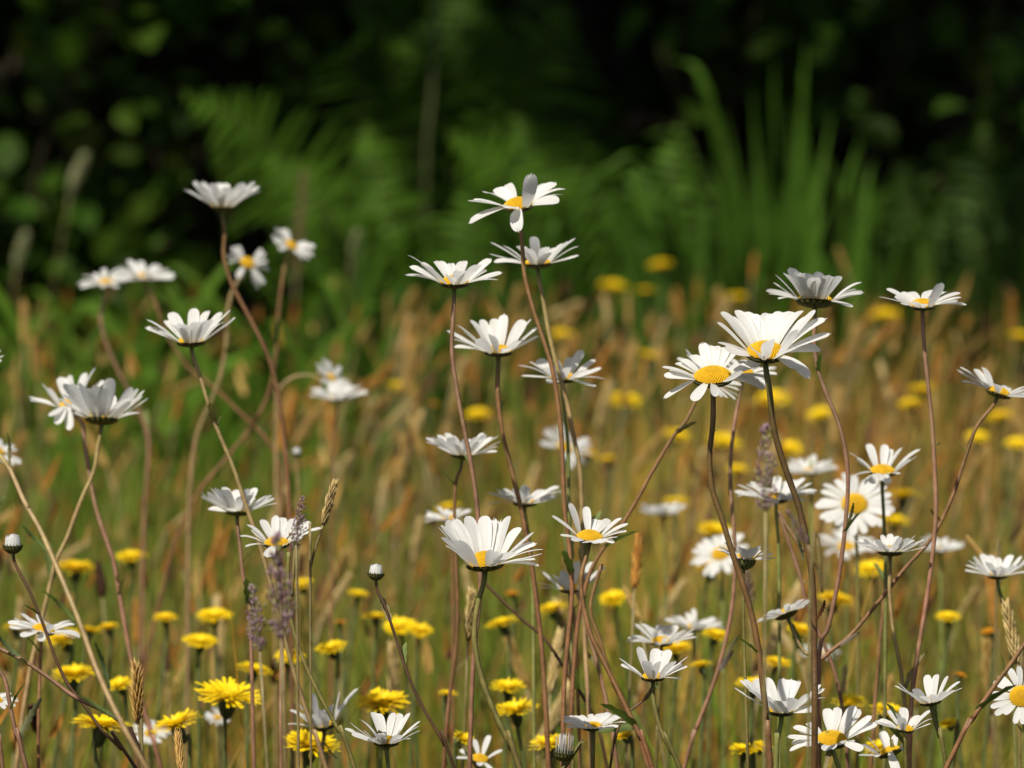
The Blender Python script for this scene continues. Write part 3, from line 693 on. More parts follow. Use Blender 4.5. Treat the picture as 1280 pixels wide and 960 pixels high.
D('half hidden daisy with petals split by a dark stem below the open one', (714, 737), 46, 2.72, [(716, 750), (720, 800), (725, 965)], 0, 3,
  [(670, 728, 's'), (678, 715, 's'), (690, 717, 'f'), (703, 712, 'f'), (722, 702, 'b'), (741, 703, 'b'), (757, 709, 's'), (748, 720, 'f'), (675, 735, 'sf'), (696, 722, 'f'), (736, 714, 'f')], sc='red', sr=1.1)
# --- left
D('highest left daisy a closed cup seen from the side against the dark hedge', (278, 259), 46, 2.98,
  [(279, 275), (281, 292), (280, 320), (288, 350), (300, 375), (316, 405), (333, 440), (344, 475), (352, 520), (358, 580), (362, 660), (366, 965)],
  1, -3, n=22, elev=42, ej=6, sc='red', sr=1.55, gt=.12)
D('small left daisy of the touching pair at upper left', (132, 354), 35, 3.35,
  [(130, 370), (126, 392), (128, 412), (137, 440), (151, 470), (170, 505), (183, 537), (186, 562), (182, 620), (180, 665), (178, 740), (176, 965)], -4, 12, n=18, elev=14, sc='pink', sr=1.4)
D('small right daisy of the touching pair at upper left with fanned up petals', (181, 347), 36, 3.32,
  [(186, 362), (194, 378), (203, 405), (214, 428), (236, 460), (270, 487), (300, 516), (332, 548), (348, 580), (352, 640), (355, 965)], 8, 12, n=18, elev=22, sc='red', sr=1.35)
D('ragged small daisy with drooping petals in four tufts at upper left', (309, 329), 32, 3.25,
  [(303, 345), (290, 366), (284, 396), (283, 428), (277, 465), (266, 497), (250, 533), (243, 560), (239, 600), (236, 655), (234, 965)], 15, 38,
  [(290, 309, 's'), (284, 320, 's'), (296, 307, 's'), (286, 328, 's'), (332, 317, 's'), (328, 312, 's'), (334, 327, 's'), (336, 338, 's', .15), (322, 361, 's', .15), (318, 355, 's'), (297, 347, 's'), (330, 355, 's'), (301, 350, 's')],
  sc='tan', sr=1.6)
D('small daisy tilted right with a gap in its petals at upper left', (364, 307), 30, 3.28,
  [(361, 320), (353, 350), (348, 392), (345, 440), (337, 488), (317, 530), (285, 570), (248, 616), (222, 668), (205, 730), (190, 790), (180, 835), (170, 965)], 32, 22, n=18, elev=14, sc='red', sr=1.35, gaps=((55, 95), (245, 275)))
D('sharp upward cupped daisy left of centre with pointed side petals', (239, 428), 58, 2.68,
  [(243, 442), (250, 470), (262, 510), (275, 545), (290, 580), (302, 615), (312, 645), (325, 682), (338, 730), (352, 785), (366, 835), (378, 875), (392, 915), (409, 965)], -2, 0,
  [(184, 400, 's'), (182, 410, 'sf'), (212, 390, 'b'), (240, 385, 'b'), (275, 390, 'b'), (288, 388, 'sb'), (294, 397, 's'), (230, 405, 'f'), (222, 407, 'f'), (249, 403, 'f'), (265, 400, 'f'), (200, 415, 'sf'),
   (190, 403, 's'), (280, 403, 'sf'), (205, 400, 'b'), (258, 388, 'b')], sc='tan', sr=1.35, wf=.31, gt=.05, hi=True)
D('large front daisy of the overlapping pair at left seen from below', (127, 524), 60, 2.76,
  [(124, 545), (122, 562), (117, 590), (105, 617), (95, 642), (84, 672), (70, 702), (60, 742), (46, 800), (35, 852), (20, 965)], 2, -13, n=24, elev=38, ej=12, sc='tan', sr=1.4, rd=.33, gaps=())
D('back daisy of the overlapping pair at left with long petals pointing left', (88, 506), 52, 2.82,
  [(103, 530), (107, 562), (118, 627), (130, 667), (142, 702), (150, 747), (158, 792), (164, 825), (176, 872), (190, 920), (202, 965)], -18, -6,
  [(36, 496, 's'), (38, 500, 's'), (53, 480, 's'), (58, 485, 's'), (72, 471, 'b'), (83, 469, 'b'), (104, 466, 'b'), (119, 460, 'b'), (76, 530, 'f'), (92, 537, 'f'), (68, 520, 'f'), (130, 476, 'b'), (112, 520, 'f')], sc='pink', sr=1.5, wf=.3,)
D('blurred daisy cut by the left edge at mid height', (-3, 565), 34, 2.95, [(-5, 590), (-8, 700), (-8, 965)], 30, 12, n=18, elev=10, sc='tan', sr=1.3)
D('tall daisy just outside the left edge whose thick tan stem crosses the corner', (-52, 470), 58, 2.36,
  [(-48, 490), (-30, 525), (0, 570), (12, 586), (30, 626), (50, 662), (68, 702), (85, 742), (101, 782), (119, 832), (140, 880), (166, 930), (186, 965)], -5, 0, n=20, elev=30, sc='tan', sr=1.4, slope=-.07,
  leafs=(((11, 583), (9, 541), 2.6, (.3, .25, .13)), ((58, 688), (27, 656), 2.6, (.2, .28, .09)), ((93, 776), (52, 738), 2.6, (.2, .28, .08)), ((137, 862), (118, 802), 3, (.12, .17, .07)), ((150, 900), (97, 868), 2.2, (.2, .28, .09))))
D('daisy seen from below with a dark cup under it left of the purple grass', (297, 640), 48, 2.70,
  [(299, 655), (300, 682), (303, 712), (308, 742), (313, 775), (318, 965)], 2, -8, n=22, elev=34, ej=9, sc='pink', sr=1.15, rd=.31)
D('white daisy whose middle is covered by a purple grass head', (346, 680), 53, 2.62,
  [(347, 700), (350, 745), (352, 800), (351, 870), (352, 965)], 0, 6,
  [(301, 670, 's'), (308, 656, 'sb'), (326, 650, 'b'), (342, 645, 'b'), (308, 683, 'sf'), (314, 662, 's'), (336, 695, 'f'), (402, 660, 's'), (388, 653, 'sb'), (367, 649, 'b'), (378, 672, 'f'), (352, 648, 'b'), (395, 662, 's')], sc='pink', sr=1.15)
D('upper blurred daisy of the stacked pair left of centre', (414, 473), 27, 3.28, [(405, 476), (390, 470), (372, 470), (358, 477), (348, 492), (345, 530), (345, 965)], 42, 18, n=17, elev=14, sc='tan', sr=1.2, gaps=())
D('lower blurred daisy of the stacked pair left of centre', (422, 499), 37, 3.25, [(417, 510), (416, 560), (415, 700), (414, 965)], -2, 3, n=22, elev=24, sc='red', sr=1.1)
D('flat side on daisy tilted right in front of yellow hawkbits at far left', (54, 788), 48, 2.68, [(52, 802), (50, 840), (48, 965)], 13, 6, n=20, elev=6, sc='red', sr=1.1, ej=10)
D('daisy with drooping petals cut by the left edge near the bottom', (-6, 876), 32, 2.66, [(-4, 890), (0, 930), (4, 965)], 5, 18, n=16, elev=5, sc='pink', sr=1.2, curl=.05)
D('grey white cup daisy leaning right behind a pink stem at bottom left', (404, 908), 48, 2.7, [(402, 920), (400, 965)], -8, 0,
  [(362, 888, 's'), (370, 880, 'sb'), (391, 866, 'f'), (425, 864, 'f'), (447, 861, 's'), (375, 893, 'sf'), (385, 890, 'f'), (415, 880, 'f'), (433, 876, 'sf'), (405, 885, 'f'), (360, 905, 'sf')], sc='olive', sr=1.2, wf=.42)
D('small white daisy under the bristly orange grass ear', (188, 917), 26, 2.95, [(188, 930), (186, 965)], 0, 30, n=14, elev=0, sc='olive', sr=1.0)
D('tiny crumpled white daisy right of the wide yellow hawkbit at lower left', (272, 897), 17, 3.0, [(273, 910), (274, 965)], 10, 30, n=11, elev=10, sc='olive', sr=.9)
D('sharp cup daisy near the bottom edge left of centre', (483, 928), 52, 2.50, [(484, 942), (486, 965)], 0, 3,
  [(431, 911, 's'), (437, 903, 's'), (449, 901, 'b'), (465, 892, 'b'), (472, 894, 'b'), (491, 893, 'b'), (512, 892, 'b'), (525, 902, 'sb'), (524, 908, 's'), (525, 913, 's'), (512, 921, 'f'), (474, 914, 'f'), (464, 919, 'f'),
   (440, 917, 'sf'), (502, 916, 'f'), (500, 894, 'b'), (455, 912, 'sf')], sc='green', sr=1.2, hi=True)
D('sparse daisy with a few splayed petals at the bottom edge centre', (600, 949), 36, 2.72, [(602, 965)], 8, 18,
  [(570, 947, 's'), (575, 938, 's'), (592, 925, 'b'), (612, 920, 'b'), (617, 966, 'f'), (628, 938, 's'), (600, 955, 'f')], sc='olive', sr=1.1)
# --- bottom centre to right
D('flat open daisy near the bottom edge beside the half open bud', (741, 909), 42, 2.58, [(742, 922), (741, 965)], -3, 5, n=17, elev=17, sc='olive', sr=1.25, hi=True)
D('crisp cupped daisy with spread petals right of centre near the bottom', (816, 847), 47, 2.52, [(816, 860), (818, 882), (826, 912), (840, 942), (852, 965)], 0, 4,
  [(774, 823, 's'), (776, 831, 's'), (799, 809, 'b'), (821, 812, 'b'), (838, 813, 'b'), (860, 821, 'sb'), (859, 833, 's'), (851, 848, 'sf'), (806, 824, 'f'), (822, 825, 'f'), (842, 825, 'f'), (783, 833, 'sf'),
   (829, 815, 'b'), (853, 830, 's')], sc='olive', sr=1.25, wf=.3, hi=True)
D('front daisy of the overlapping pair right of centre with a flat left petal', (827, 803), 45, 2.74, [(826, 815), (822, 900), (820, 965)], 0, 4, n=18, elev=20, sc='olive', sr=1.1)
D('back blurred daisy of the overlapping pair right of centre', (868, 785), 37, 2.98, [(868, 800), (866, 965)], 6, 2, n=20, elev=22, sc='olive', sr=1.1)
D('round blurred white daisy alone in the open grass right of centre', (829, 643), 31, 3.3, [(829, 655), (832, 720), (834, 965)], 0, -2, n=22, elev=27, sc='green', sr=1.1)
D('lower left daisy of the touching pair with big golden discs on the right', (891, 472), 67, 2.50,
  [(892, 497), (891, 530), (887, 570), (890, 610), (903, 650), (915, 690), (927, 725), (940, 770), (948, 812), (953, 852), (958, 900), (963, 965)], -3, 17,
  [(828, 459, 's'), (830, 470, 'sf'), (845, 454, 'sb'), (830, 498, 'sf'), (865, 501, 'f'), (890, 495, 'f'), (923, 463, 'f', -.08), (952, 450, 'sb'), (957, 471, 's'), (955, 486, 'sf', .12), (867, 443, 'b'), (880, 428, 'b'),
   (898, 432, 'b'), (921, 438, 'b'), (935, 452, 'sb'), (950, 478, 's'), (852, 449, 'sb'), (888, 431, 'b'), (836, 463, 's'), (910, 434, 'b'), (942, 459, 's')], sc='brown', sr=1.75, hi=True, rd=.36, gt=.02,
  leafs=(((892, 537), (897, 533), 1.2),))
D('upper daisy of the touching golden disc pair with widely fanned petals', (957, 441), 80, 2.49,
  [(959, 460), (962, 490), (966, 530), (975, 565), (985, 595), (998, 632), (1007, 672), (1014, 712), (1017, 762), (1018, 822), (1018, 965)], 1, 19,
  [(896, 403, 's'), (902, 390, 'sb'), (923, 387, 'b'), (936, 389, 'b'), (950, 393, 'b'), (963, 391, 'b'), (979, 389, 'b'), (1005, 388, 'b'), (1019, 388, 'sb'), (1032, 399, 's'), (1038, 417, 's'), (1026, 437, 's'),
   (1011, 473, 'sf', .14), (992, 461, 'sf'), (958, 426, 'f'), (991, 413, 'f', -.06), (993, 435, 'f'), (897, 428, 's'), (906, 437, 'sf'), (938, 438, 'f'), (913, 396, 'sb'), (971, 391, 'b'), (992, 389, 'b'), (1012, 395, 'sb'), (943, 391, 'b')],
  sc='brown', sr=1.9, hi=True, rd=.3, gt=.22, leafs=(((1004, 700), (994, 665), 2.2, (.3, .3, .18)), ((1020, 775), (1031, 750), 3, (.16, .06, .03)), ((1020, 790), (1012, 760), 1.5, (.3, .24, .16))))
D('daisy mostly hidden behind the two golden disc daisies', (884, 474), 48, 2.68,
  [(876, 500), (858, 525), (840, 548), (815, 590), (795, 627), (772, 664), (750, 692), (733, 730), (720, 800), (710, 965)], 32, 8, n=18, elev=12, sc='red', sr=1.3)
D('second hidden daisy behind the golden discs with a pinkish wavy stem', (930, 466), 42, 2.72,
  [(924, 490), (918, 530), (913, 580), (914, 620), (918, 670), (918, 722), (914, 765), (905, 810), (890, 860), (870, 912), (854, 965)], 8, 8, n=18, elev=10, sc='pink', sr=1.3, leafs=(((896, 842), (916, 812), 4, (.22, .17, .15)), ((908, 815), (925, 793), 2, (.25, .25, .15))))
D('upturned daisy with a dark cup and gap on its right above the golden pair', (1019, 377), 63, 2.62,
  [(1019, 395), (1018, 430), (1022, 460), (1032, 490), (1047, 526), (1056, 560), (1060, 600), (1058, 640), (1053, 690), (1045, 740), (1035, 785), (1024, 818), (1020, 965)], 3, -12,
  [(958, 363, 's'), (961, 368, 'sf'), (967, 353, 'sb'), (970, 344, 's'), (986, 335, 'f'), (978, 342, 'f'), (998, 342, 'f'), (1009, 343, 'f'), (1021, 341, 'f'), (1034, 345, 'f'), (1047, 346, 'f'), (1077, 353, 's'), (1079, 366, 's'),
   (1064, 384, 'sf'), (973, 374, 'sf'), (992, 340, 'f'), (1003, 346, 'b'), (1040, 350, 'b'), (1070, 362, 's'), (1015, 348, 'f')], sc='pink', sr=1.35, rd=.35, gt=.1, hi=True, wf=.3,
  leafs=(((1058, 660), (1067, 628), 2.5, (.18, .15, .07)),))
D('daisy with curled right petals at the upper right on a straight pink stem', (1153, 382), 54, 2.62,
  [(1152, 398), (1155, 430), (1160, 480), (1165, 530), (1168, 580), (1170, 640), (1165, 700), (1155, 770), (1145, 830), (1139, 880), (1136, 965)], -1, 9,
  [(1098, 371, 's'), (1109, 361, 'sb'), (1117, 372, 'sf'), (1128, 366, 'b'), (1142, 364, 'b'), (1174, 354, 'f', -.05), (1201, 366, 'sb', .1), (1201, 372, 's', .06), (1197, 376, 's'), (1208, 381, 'sf', .08), (1150, 381, 'f'),
   (1133, 378, 'f'), (1184, 364, 'b'), (1165, 362, 'b'), (1125, 381, 'f')], sc='pink', sr=1.4, gt=.05, hi=True, leafs=(((1167, 558), (1175, 552), 1.6, (.2, .17, .07)),))
D('tilted daisy with a dark cup touching the right edge', (1248, 492), 53, 2.65,
  [(1232, 505), (1220, 535), (1205, 577), (1190, 622), (1165, 672), (1130, 712), (1092, 760), (1062, 795), (1032, 820), (1024, 840), (1024, 965)], 17, -4,
  [(1196, 462, 's'), (1200, 459, 's'), (1201, 477, 'sf'), (1222, 461, 'b'), (1232, 459, 'b'), (1210, 465, 's'), (1282, 487, 'sf'), (1300, 490, 's'), (1298, 499, 's'), (1265, 484, 'b'), (1285, 496, 'f'), (1290, 482, 'b'), (1240, 480, 'f')], sc='red', sr=1.35, gt=.05,
  leafs=(((1178, 652), (1163, 636), 2, (.12, .08, .03)), ((1045, 810), (1075, 790), 3, (.3, .24, .18))))
D('blurred round daisy behind the brown stem on the right', (1014, 590), 34, 3.15, [(1014, 605), (1014, 965)], 0, 6, n=22, elev=22, sc='green', sr=1.1)
D('daisy split by a dark purple grass head on the right', (970, 624), 52, 2.78, [(972, 640), (974, 720), (974, 965)], 0, 2, n=20, elev=20, sc='green', sr=1.2)
D('spidery daisy with a long left petal above a round disc daisy on the right', (1103, 590), 48, 2.72, [(1103, 602), (1104, 632), (1106, 680), (1107, 740), (1105, 965)], 2, 7,
  [(1061, 566, 's', .08), (1064, 596, 'sf', .1), (1087, 555, 'b'), (1108, 556, 'b'), (1129, 560, 'b'), (1150, 562, 's'), (1146, 570, 's'), (1072, 573, 's'), (1098, 600, 'f'), (1085, 603, 'f'), (1120, 592, 'f'), (1137, 574, 'sf'), (1116, 562, 'b'),
   (1075, 608, 'f', .1), (1108, 604, 'f')], sc='green', sr=1.2, rd=.33)
D('round daisy showing its full golden disc behind the pink stem on the right', (1068, 631), 51, 2.9, [(1070, 650), (1072, 720), (1072, 965)], 0, 42, n=19, elev=6, sc='olive', sr=1.2, rd=.33)
D('blurred daisy low behind the round disc daisy on the right', (1058, 684), 38, 3.25, [(1060, 700), (1060, 965)], 0, 20, n=18, elev=12, sc='green', sr=1.1)
D('fine petalled daisy with a scaly dark cup right of the pink stem', (1113, 690), 46, 2.62, [(1114, 704), (1112, 742), (1117, 792), (1125, 832), (1130, 872), (1135, 910), (1138, 965)], 1, -5, n=26, elev=27, ej=8, sc='tan', sr=1.2, wf=.22, rd=.33, hi=True)
D('blurred daisy behind the crossing pink stems on the right', (1176, 688), 30, 3.2, [(1178, 705), (1178, 965)], 0, 4, n=20, elev=24, sc='green', sr=1.1)
D('cup daisy near the right edge with a tan grass ear on its left petals', (1247, 720), 42, 2.76, [(1250, 735), (1258, 770), (1265, 830), (1270, 965)], 0, -3, n=20, elev=33, sc='green', sr=1.25)
D('big blurred daisy over a yellow hawkbit left of the brown stem', (901, 693), 40, 3.1, [(905, 715), (905, 965)], -12, 35, n=17, elev=0, sc='green', sr=1.1)
D('small daisy with a deep green cup beside the dark curved stem', (931, 699), 37, 2.58, [(929, 715), (928, 735), (930, 800), (935, 965)], 5, -9, n=17, elev=32, sc='olive', sr=1.0, rd=.36, deep=True)
D('daisy turned away showing its dark back left of the thick brown stem', (983, 768), 40, 2.68, [(988, 780), (996, 800), (1006, 816), (1018, 832), (1020, 965)], -22, -14, n=24, elev=14, ej=7, sc='tan', sr=1.2, rd=.36, gt=.3)
D('small blurred daisy behind the stem joint on the right', (1026, 818), 28, 3.2, [(1026, 832), (1026, 965)], 0, 8, n=16, elev=14, sc='green', sr=1.0)
D('deep cupped daisy crossed by the dark stem near the bottom right', (977, 889), 58, 2.54, [(973, 903), (971, 930), (970, 965)], 0, 3,
  [(918, 860, 's'), (925, 851, 's'), (930, 849, 'sb'), (958, 849, 'b'), (982, 850, 'b'), (991, 851, 'b'), (1000, 853, 'b'), (1026, 856, 'sb'), (1031, 861, 's'), (1031, 872, 's'), (1020, 885, 'sf'), (972, 873, 'f'), (990, 870, 'f'), (950, 866, 'f'),
   (935, 862, 'sf'), (1010, 866, 'sf'), (1020, 866, 's'), (945, 850, 'b'), (962, 872, 'f')], sc='green', sr=1.5, wf=.3, gt=.4, hi=True)
D('wide daisy with an orange disc behind the thick brown stem at the bottom edge', (1040, 925), 57, 2.52, [(1044, 940), (1050, 965)], 1, 19,
  [(984, 921, 's'), (992, 909, 'sb'), (1010, 905, 'sb'), (1036, 888, 'b'), (1050, 886, 'b'), (1070, 884, 'b'), (1077, 888, 'b'), (1090, 895, 'sb'), (1097, 905, 's'), (1077, 936, 'sf'), (1063, 924, 'f'), (1038, 933, 'f'), (1005, 931, 's'),
   (987, 938, 'sf'), (1028, 935, 'f'), (990, 930, 's'), (1000, 914, 'sb'), (1085, 908, 's'), (1095, 912, 's')], sc='green', sr=1.4, rd=.33, hi=True)
D('daisy tilted left with the dark cup below it at lower right', (1163, 878), 44, 2.54, [(1168, 890), (1175, 922), (1184, 965)], -10, -3,
  [(1118, 857, 's'), (1122, 853, 's'), (1141, 859, 'f'), (1161, 845, 'b'), (1173, 844, 'b'), (1186, 846, 'b'), (1200, 852, 's'), (1202, 860, 'sf'), (1150, 868, 'f'), (1166, 866, 'f'), (1180, 862, 'f'), (1135, 864, 'sf'), (1192, 862, 'sf')], sc='olive', sr=1.25, wf=.3)
D('daisy between two pink stems right of the orange disc flower', (1131, 912), 38, 2.56, [(1132, 922), (1133, 965)], 6, 4,
  [(1093, 902, 's'), (1098, 901, 's'), (1113, 889, 'b'), (1119, 890, 'f'), (1131, 886, 'b'), (1164, 888, 's'), (1166, 898, 's'), (1163, 904, 'sf'), (1110, 905, 'f'), (1124, 895, 'f'), (1152, 896, 'b')], sc='olive', sr=1.2, wf=.34)
D('drooping daisy with a dark scaly cup at the bottom edge right', (1113, 941), 40, 2.58, [(1117, 950), (1120, 965)], -20, -14,
  [(1073, 944, 's'), (1077, 930, 's'), (1085, 922, 'b'), (1104, 916, 'b'), (1121, 920, 'b'), (1133, 925, 's'), (1120, 965, 'f', .1), (1080, 938, 's'), (1095, 945, 'sf'), (1132, 938, 's')], sc='olive', sr=1.2, wf=.34, rd=.36)
D('round daisy facing the camera cut by the right edge near the bottom', (1277, 871), 44, 2.56, [(1279, 900), (1280, 965)], -5, 50, n=17, elev=4, sc='green', sr=1.2, rd=.36, hi=True)
D('tall daisy outside the right edge whose brown stem slants through the corner', (1345, 700), 52, 2.48, [(1335, 720), (1310, 765), (1280, 806), (1262, 832), (1240, 862), (1215, 900), (1182, 962)], 10, 0, n=20, elev=25, sc='red', sr=1.5)

# --- buds
def bud(label, c, w, d, path, sc, opened=0.0, sr=1.0):
    N = Vector((random.uniform(-.1, .1), -.05, 1)).normalized(); C = at(c[0], c[1], d); r = w*.5*d/FPX
    pts = stem_path(path, d, 0, C-N*r*1.0, N); e = empty('daisy_bud', pts[-1]); tag(e, label, 'daisy bud')
    make_stem(e, pts, sr*.001, sc, .04)
    place('bract_cup', BRACT_DEEP, e, mat_of(*frame(N, 1.0), C, r*.98))
    e1, e2, _ = frame(N)
    for ring, (n, rr, h, inn) in enumerate(((16, .9, .95, .62), (11, .6, 1.05, .3), (6, .3, 1.08, .06))):
        for k in range(n):
            a = 2*math.pi*(k+.5*ring)/n+random.uniform(-.08, .08); dv = e1*math.cos(a)+e2*math.sin(a)
            k2 = 1+opened
            tip = C+dv*r*(inn+opened*.35*random.uniform(.3, 1.4))+N*r*h*k2*random.uniform(.88, 1.05)
            petal(e, C+dv*r*rr*.9+N*r*.02, tip, (N*.3-dv).normalized()*-1 if False else N, r*.42, .0, .0, 0)
    return e
bud('small round white bud on a thin dark stem at the left edge', (16, 681), 25, 2.50, [(19, 697), (24, 707), (36, 737), (50, 770), (60, 797), (71, 827), (86, 857), (105, 881), (126, 911), (152, 937), (173, 965)], 'dark', 0, .95)
bud('small round white bud on a thin dark stem left of the central daisy', (470, 716), 21, 2.50, [(473, 732), (481, 757), (493, 792), (506, 832), (521, 870), (541, 906), (556, 932), (570, 965)], 'dark', 0, .9)
bud('half open white bud with striped cup at the bottom edge', (705, 940), 26, 2.52, [(703, 955), (701, 965)], 'olive', .75, 1.0)
e = bud('tiny blurred greenish bud below the stacked blurred daisies', (371, 566), 12, 3.2, [(371, 578), (372, 640), (372, 965)], 'tan', 0, .7)

# --- bare stems whose flowers are out of sight
def bare(label, path, d, sc, r, slope=0.0, leafs=()):
    pts = [at(x, y, d+slope*i/len(path)) for i, (x, y) in enumerate(path)]
    b = pts[-1]; dr = (pts[-1]-pts[-2]).normalized(); lx = max(-.8, min(.8, dr.x/max(.3, -dr.z)))
    g = Vector((b.x+lx*b.z*.5, b.y+.02, 0)); pts += [b.lerp(g, .5)+Vector((lx*.05, 0, 0)), g]
    e = empty('plant_stem', g); tag(e, label, 'stem'); make_stem(e, pts, r*.001, sc)
    for lf in leafs: leaf_blade(e, lf[0], lf[1], d, lf[2]*.001, lf[3] if len(lf) > 3 else (.15, .2, .06))
bare('thin pinkish stem slanting out from the left edge to the thick tan stem', [(-15, 803), (0, 811), (30, 826), (62, 848), (95, 872), (143, 896), (165, 925), (185, 965)], 2.48, 'pink', 1.2, 0, (((28, 824), (-6, 790), 3.2, (.16, .2, .09)),))
bare('short pale stem pair joint in the bottom left corner', [(-8, 830), (6, 850), (14, 890), (22, 925), (34, 965)], 2.5, 'pink', 1.3, 0, (((22, 925), (52, 872), 4.5, (.22, .22, .12)),))
bare('dark red stem slanting across behind the lower centre stems', [(600, 722), (622, 745), (650, 772), (682, 800), (705, 835), (728, 870), (745, 905), (760, 965)], 2.7, 'dark', 1.0)
bare('upright reddish stem in the lower centre bundle', [(752, 705), (738, 760), (750, 800), (765, 850), (790, 905), (812, 965)], 2.66, 'red', 1.2)
bare('pale dry stem in the lower centre bundle', [(722, 740), (735, 790), (752, 850), (762, 900), (772, 965)], 2.7, 'pink', 1.2)
bare('short forked stem reaching toward the crisp cupped daisy at lower right', [(816, 858), (805, 875), (788, 888), (775, 905), (768, 930), (762, 965)], 2.6, 'dark', .8)
bare('curved brown stem beside the purple grass at lower left', [(361, 690), (360, 730), (364, 775), (378, 822), (400, 870), (424, 915), (445, 965)], 2.5, 'olive', 1.15)
bare('pinkish stem rising behind the wide daisy at the bottom right', [(1005, 690), (985, 660), (973, 640), (985, 675), (1000, 720), (1010, 760), (1040, 830), (1052, 880), (1060, 965)], 2.72, 'pink', 1.2)
bare('dull red upright stem behind the fine petalled daisy', [(1108, 690), (1106, 740), (1100, 800), (1095, 860), (1088, 965)], 2.78, 'red', 1.3)

# ------------------------------------------------------------------ yellow hawkbits
def hawk_mesh(n=64, flat=0.25, col=(.82, .60, .008)):
    m = MB()
    for i in range(n):
        t = math.sqrt((i+.5)/n); a = i*2.39996+random.uniform(-.15, .15)
        L = .32+.68*t*random.uniform(.88, 1.06); ev = R_(62*(1-t)+7+random.gauss(0, 5))
        dv = Vector((math.cos(a), math.sin(a), 0)); b = dv*.12*t+Vector((0, 0, .02))
        dr = (dv*math.cos(ev)+Vector((0, 0, math.sin(ev))))
        sd_ = Vector((-math.sin(a), math.cos(a), 0)); w = .030+.017*t
        LL = L*(.45+.55*t)
        droop = Vector((0, 0, -.05*t*LL)); c = np.array(col)*random.uniform(.85, 1.12)
        V = [b-sd_*w*.35, b+sd_*w*.35, b+dr*LL*.6-sd_*w, b+dr*LL*.6+sd_*w, b+dr*LL*.94-sd_*w*.95+droop, b+dr*LL+droop, b+dr*LL*.94+sd_*w*.95+droop]
        m.add([tuple(v) for v in V], [(0, 1, 3, 2), (2, 3, 6, 5), (2, 5, 4)], c)
    st = 10; V = [(0, 0, .26)]+[(math.cos(2*math.pi*k/st)*.3, math.sin(2*math.pi*k/st)*.3, .1) for k in range(st)]
    m.add(V, [(0, 1+k, 1+(k+1) % st) for k in range(st)], np.array(col)*.8)
    return m.mesh('ray_florets', M_YELLOW, smooth=False)
HAWK = [hawk_mesh(250), hawk_mesh(210), hawk_mesh(230, .2, (.80, .56, .008)), hawk_mesh(150)]
HAWK_O = hawk_mesh(80, .3, (.62, .26, .01))
def cup_mesh():
    m = MB(); st = 10; prof = [(.30, .06), (.33, -.12), (.30, -.38), (.2, -.58), (.07, -.68)]
    V = [(math.cos(2*math.pi*k/st)*r, math.sin(2*math.pi*k/st)*r, z) for (r, z) in prof for k in range(st)]
    C = [((.035, .05, .018) if k % 2 else (.075, .09, .03)) for (r, z) in prof for k in range(st)]
    F = [(i*st+k, i*st+(k+1) % st, (i+1)*st+(k+1) % st, (i+1)*st+k) for i in range(4) for k in range(st)]+[tuple(4*st+k for k in range(st))[::-1]]
    m.add(V, F, np.array(C)); return m.mesh('bract_cup', M_BRACT)
HCUP = cup_mesh()
def hawkbit(x, y, w, label, d=None, lean=0, pitch=10, orange=False, group='yellow hawkbits in the meadow'):
    if d is None: d = .462*FPX/(y+280)
    d = max(2.75, min(5.3, d)); r = w*.5*d/FPX*(1.04 if y > 600 else .88)
    N = Vector((math.sin(R_(lean+random.gauss(0, 9))), -math.sin(R_(pitch+random.gauss(0, 7))), 1)).normalized()
    C = at(x, y, d)
    g = Vector((C.x+random.uniform(-.05, .05), C.y+random.uniform(-.03, .05), 0)); e = empty('hawkbit', g); tag(e, label, 'yellow flower', group)
    b = C-N*r*.66
    m = MB(); P = spline([b, b-N*.01, b.lerp(g, .4)+Vector((random.uniform(-.015, .015), 0, 0)), g], 5); tube(m, P, .0011, (.10, .12, .035), 6); m.build('stem', M_STEM, e)
    q = frame(N, random.uniform(0, 6))
    place('ray_florets', HAWK_O if orange else random.choice(HAWK), e, mat_of(*q, C, r, r*random.uniform(.75, 1.25)))
    place('bract_cup', HCUP, e, mat_of(*q, C, r*.8, r))
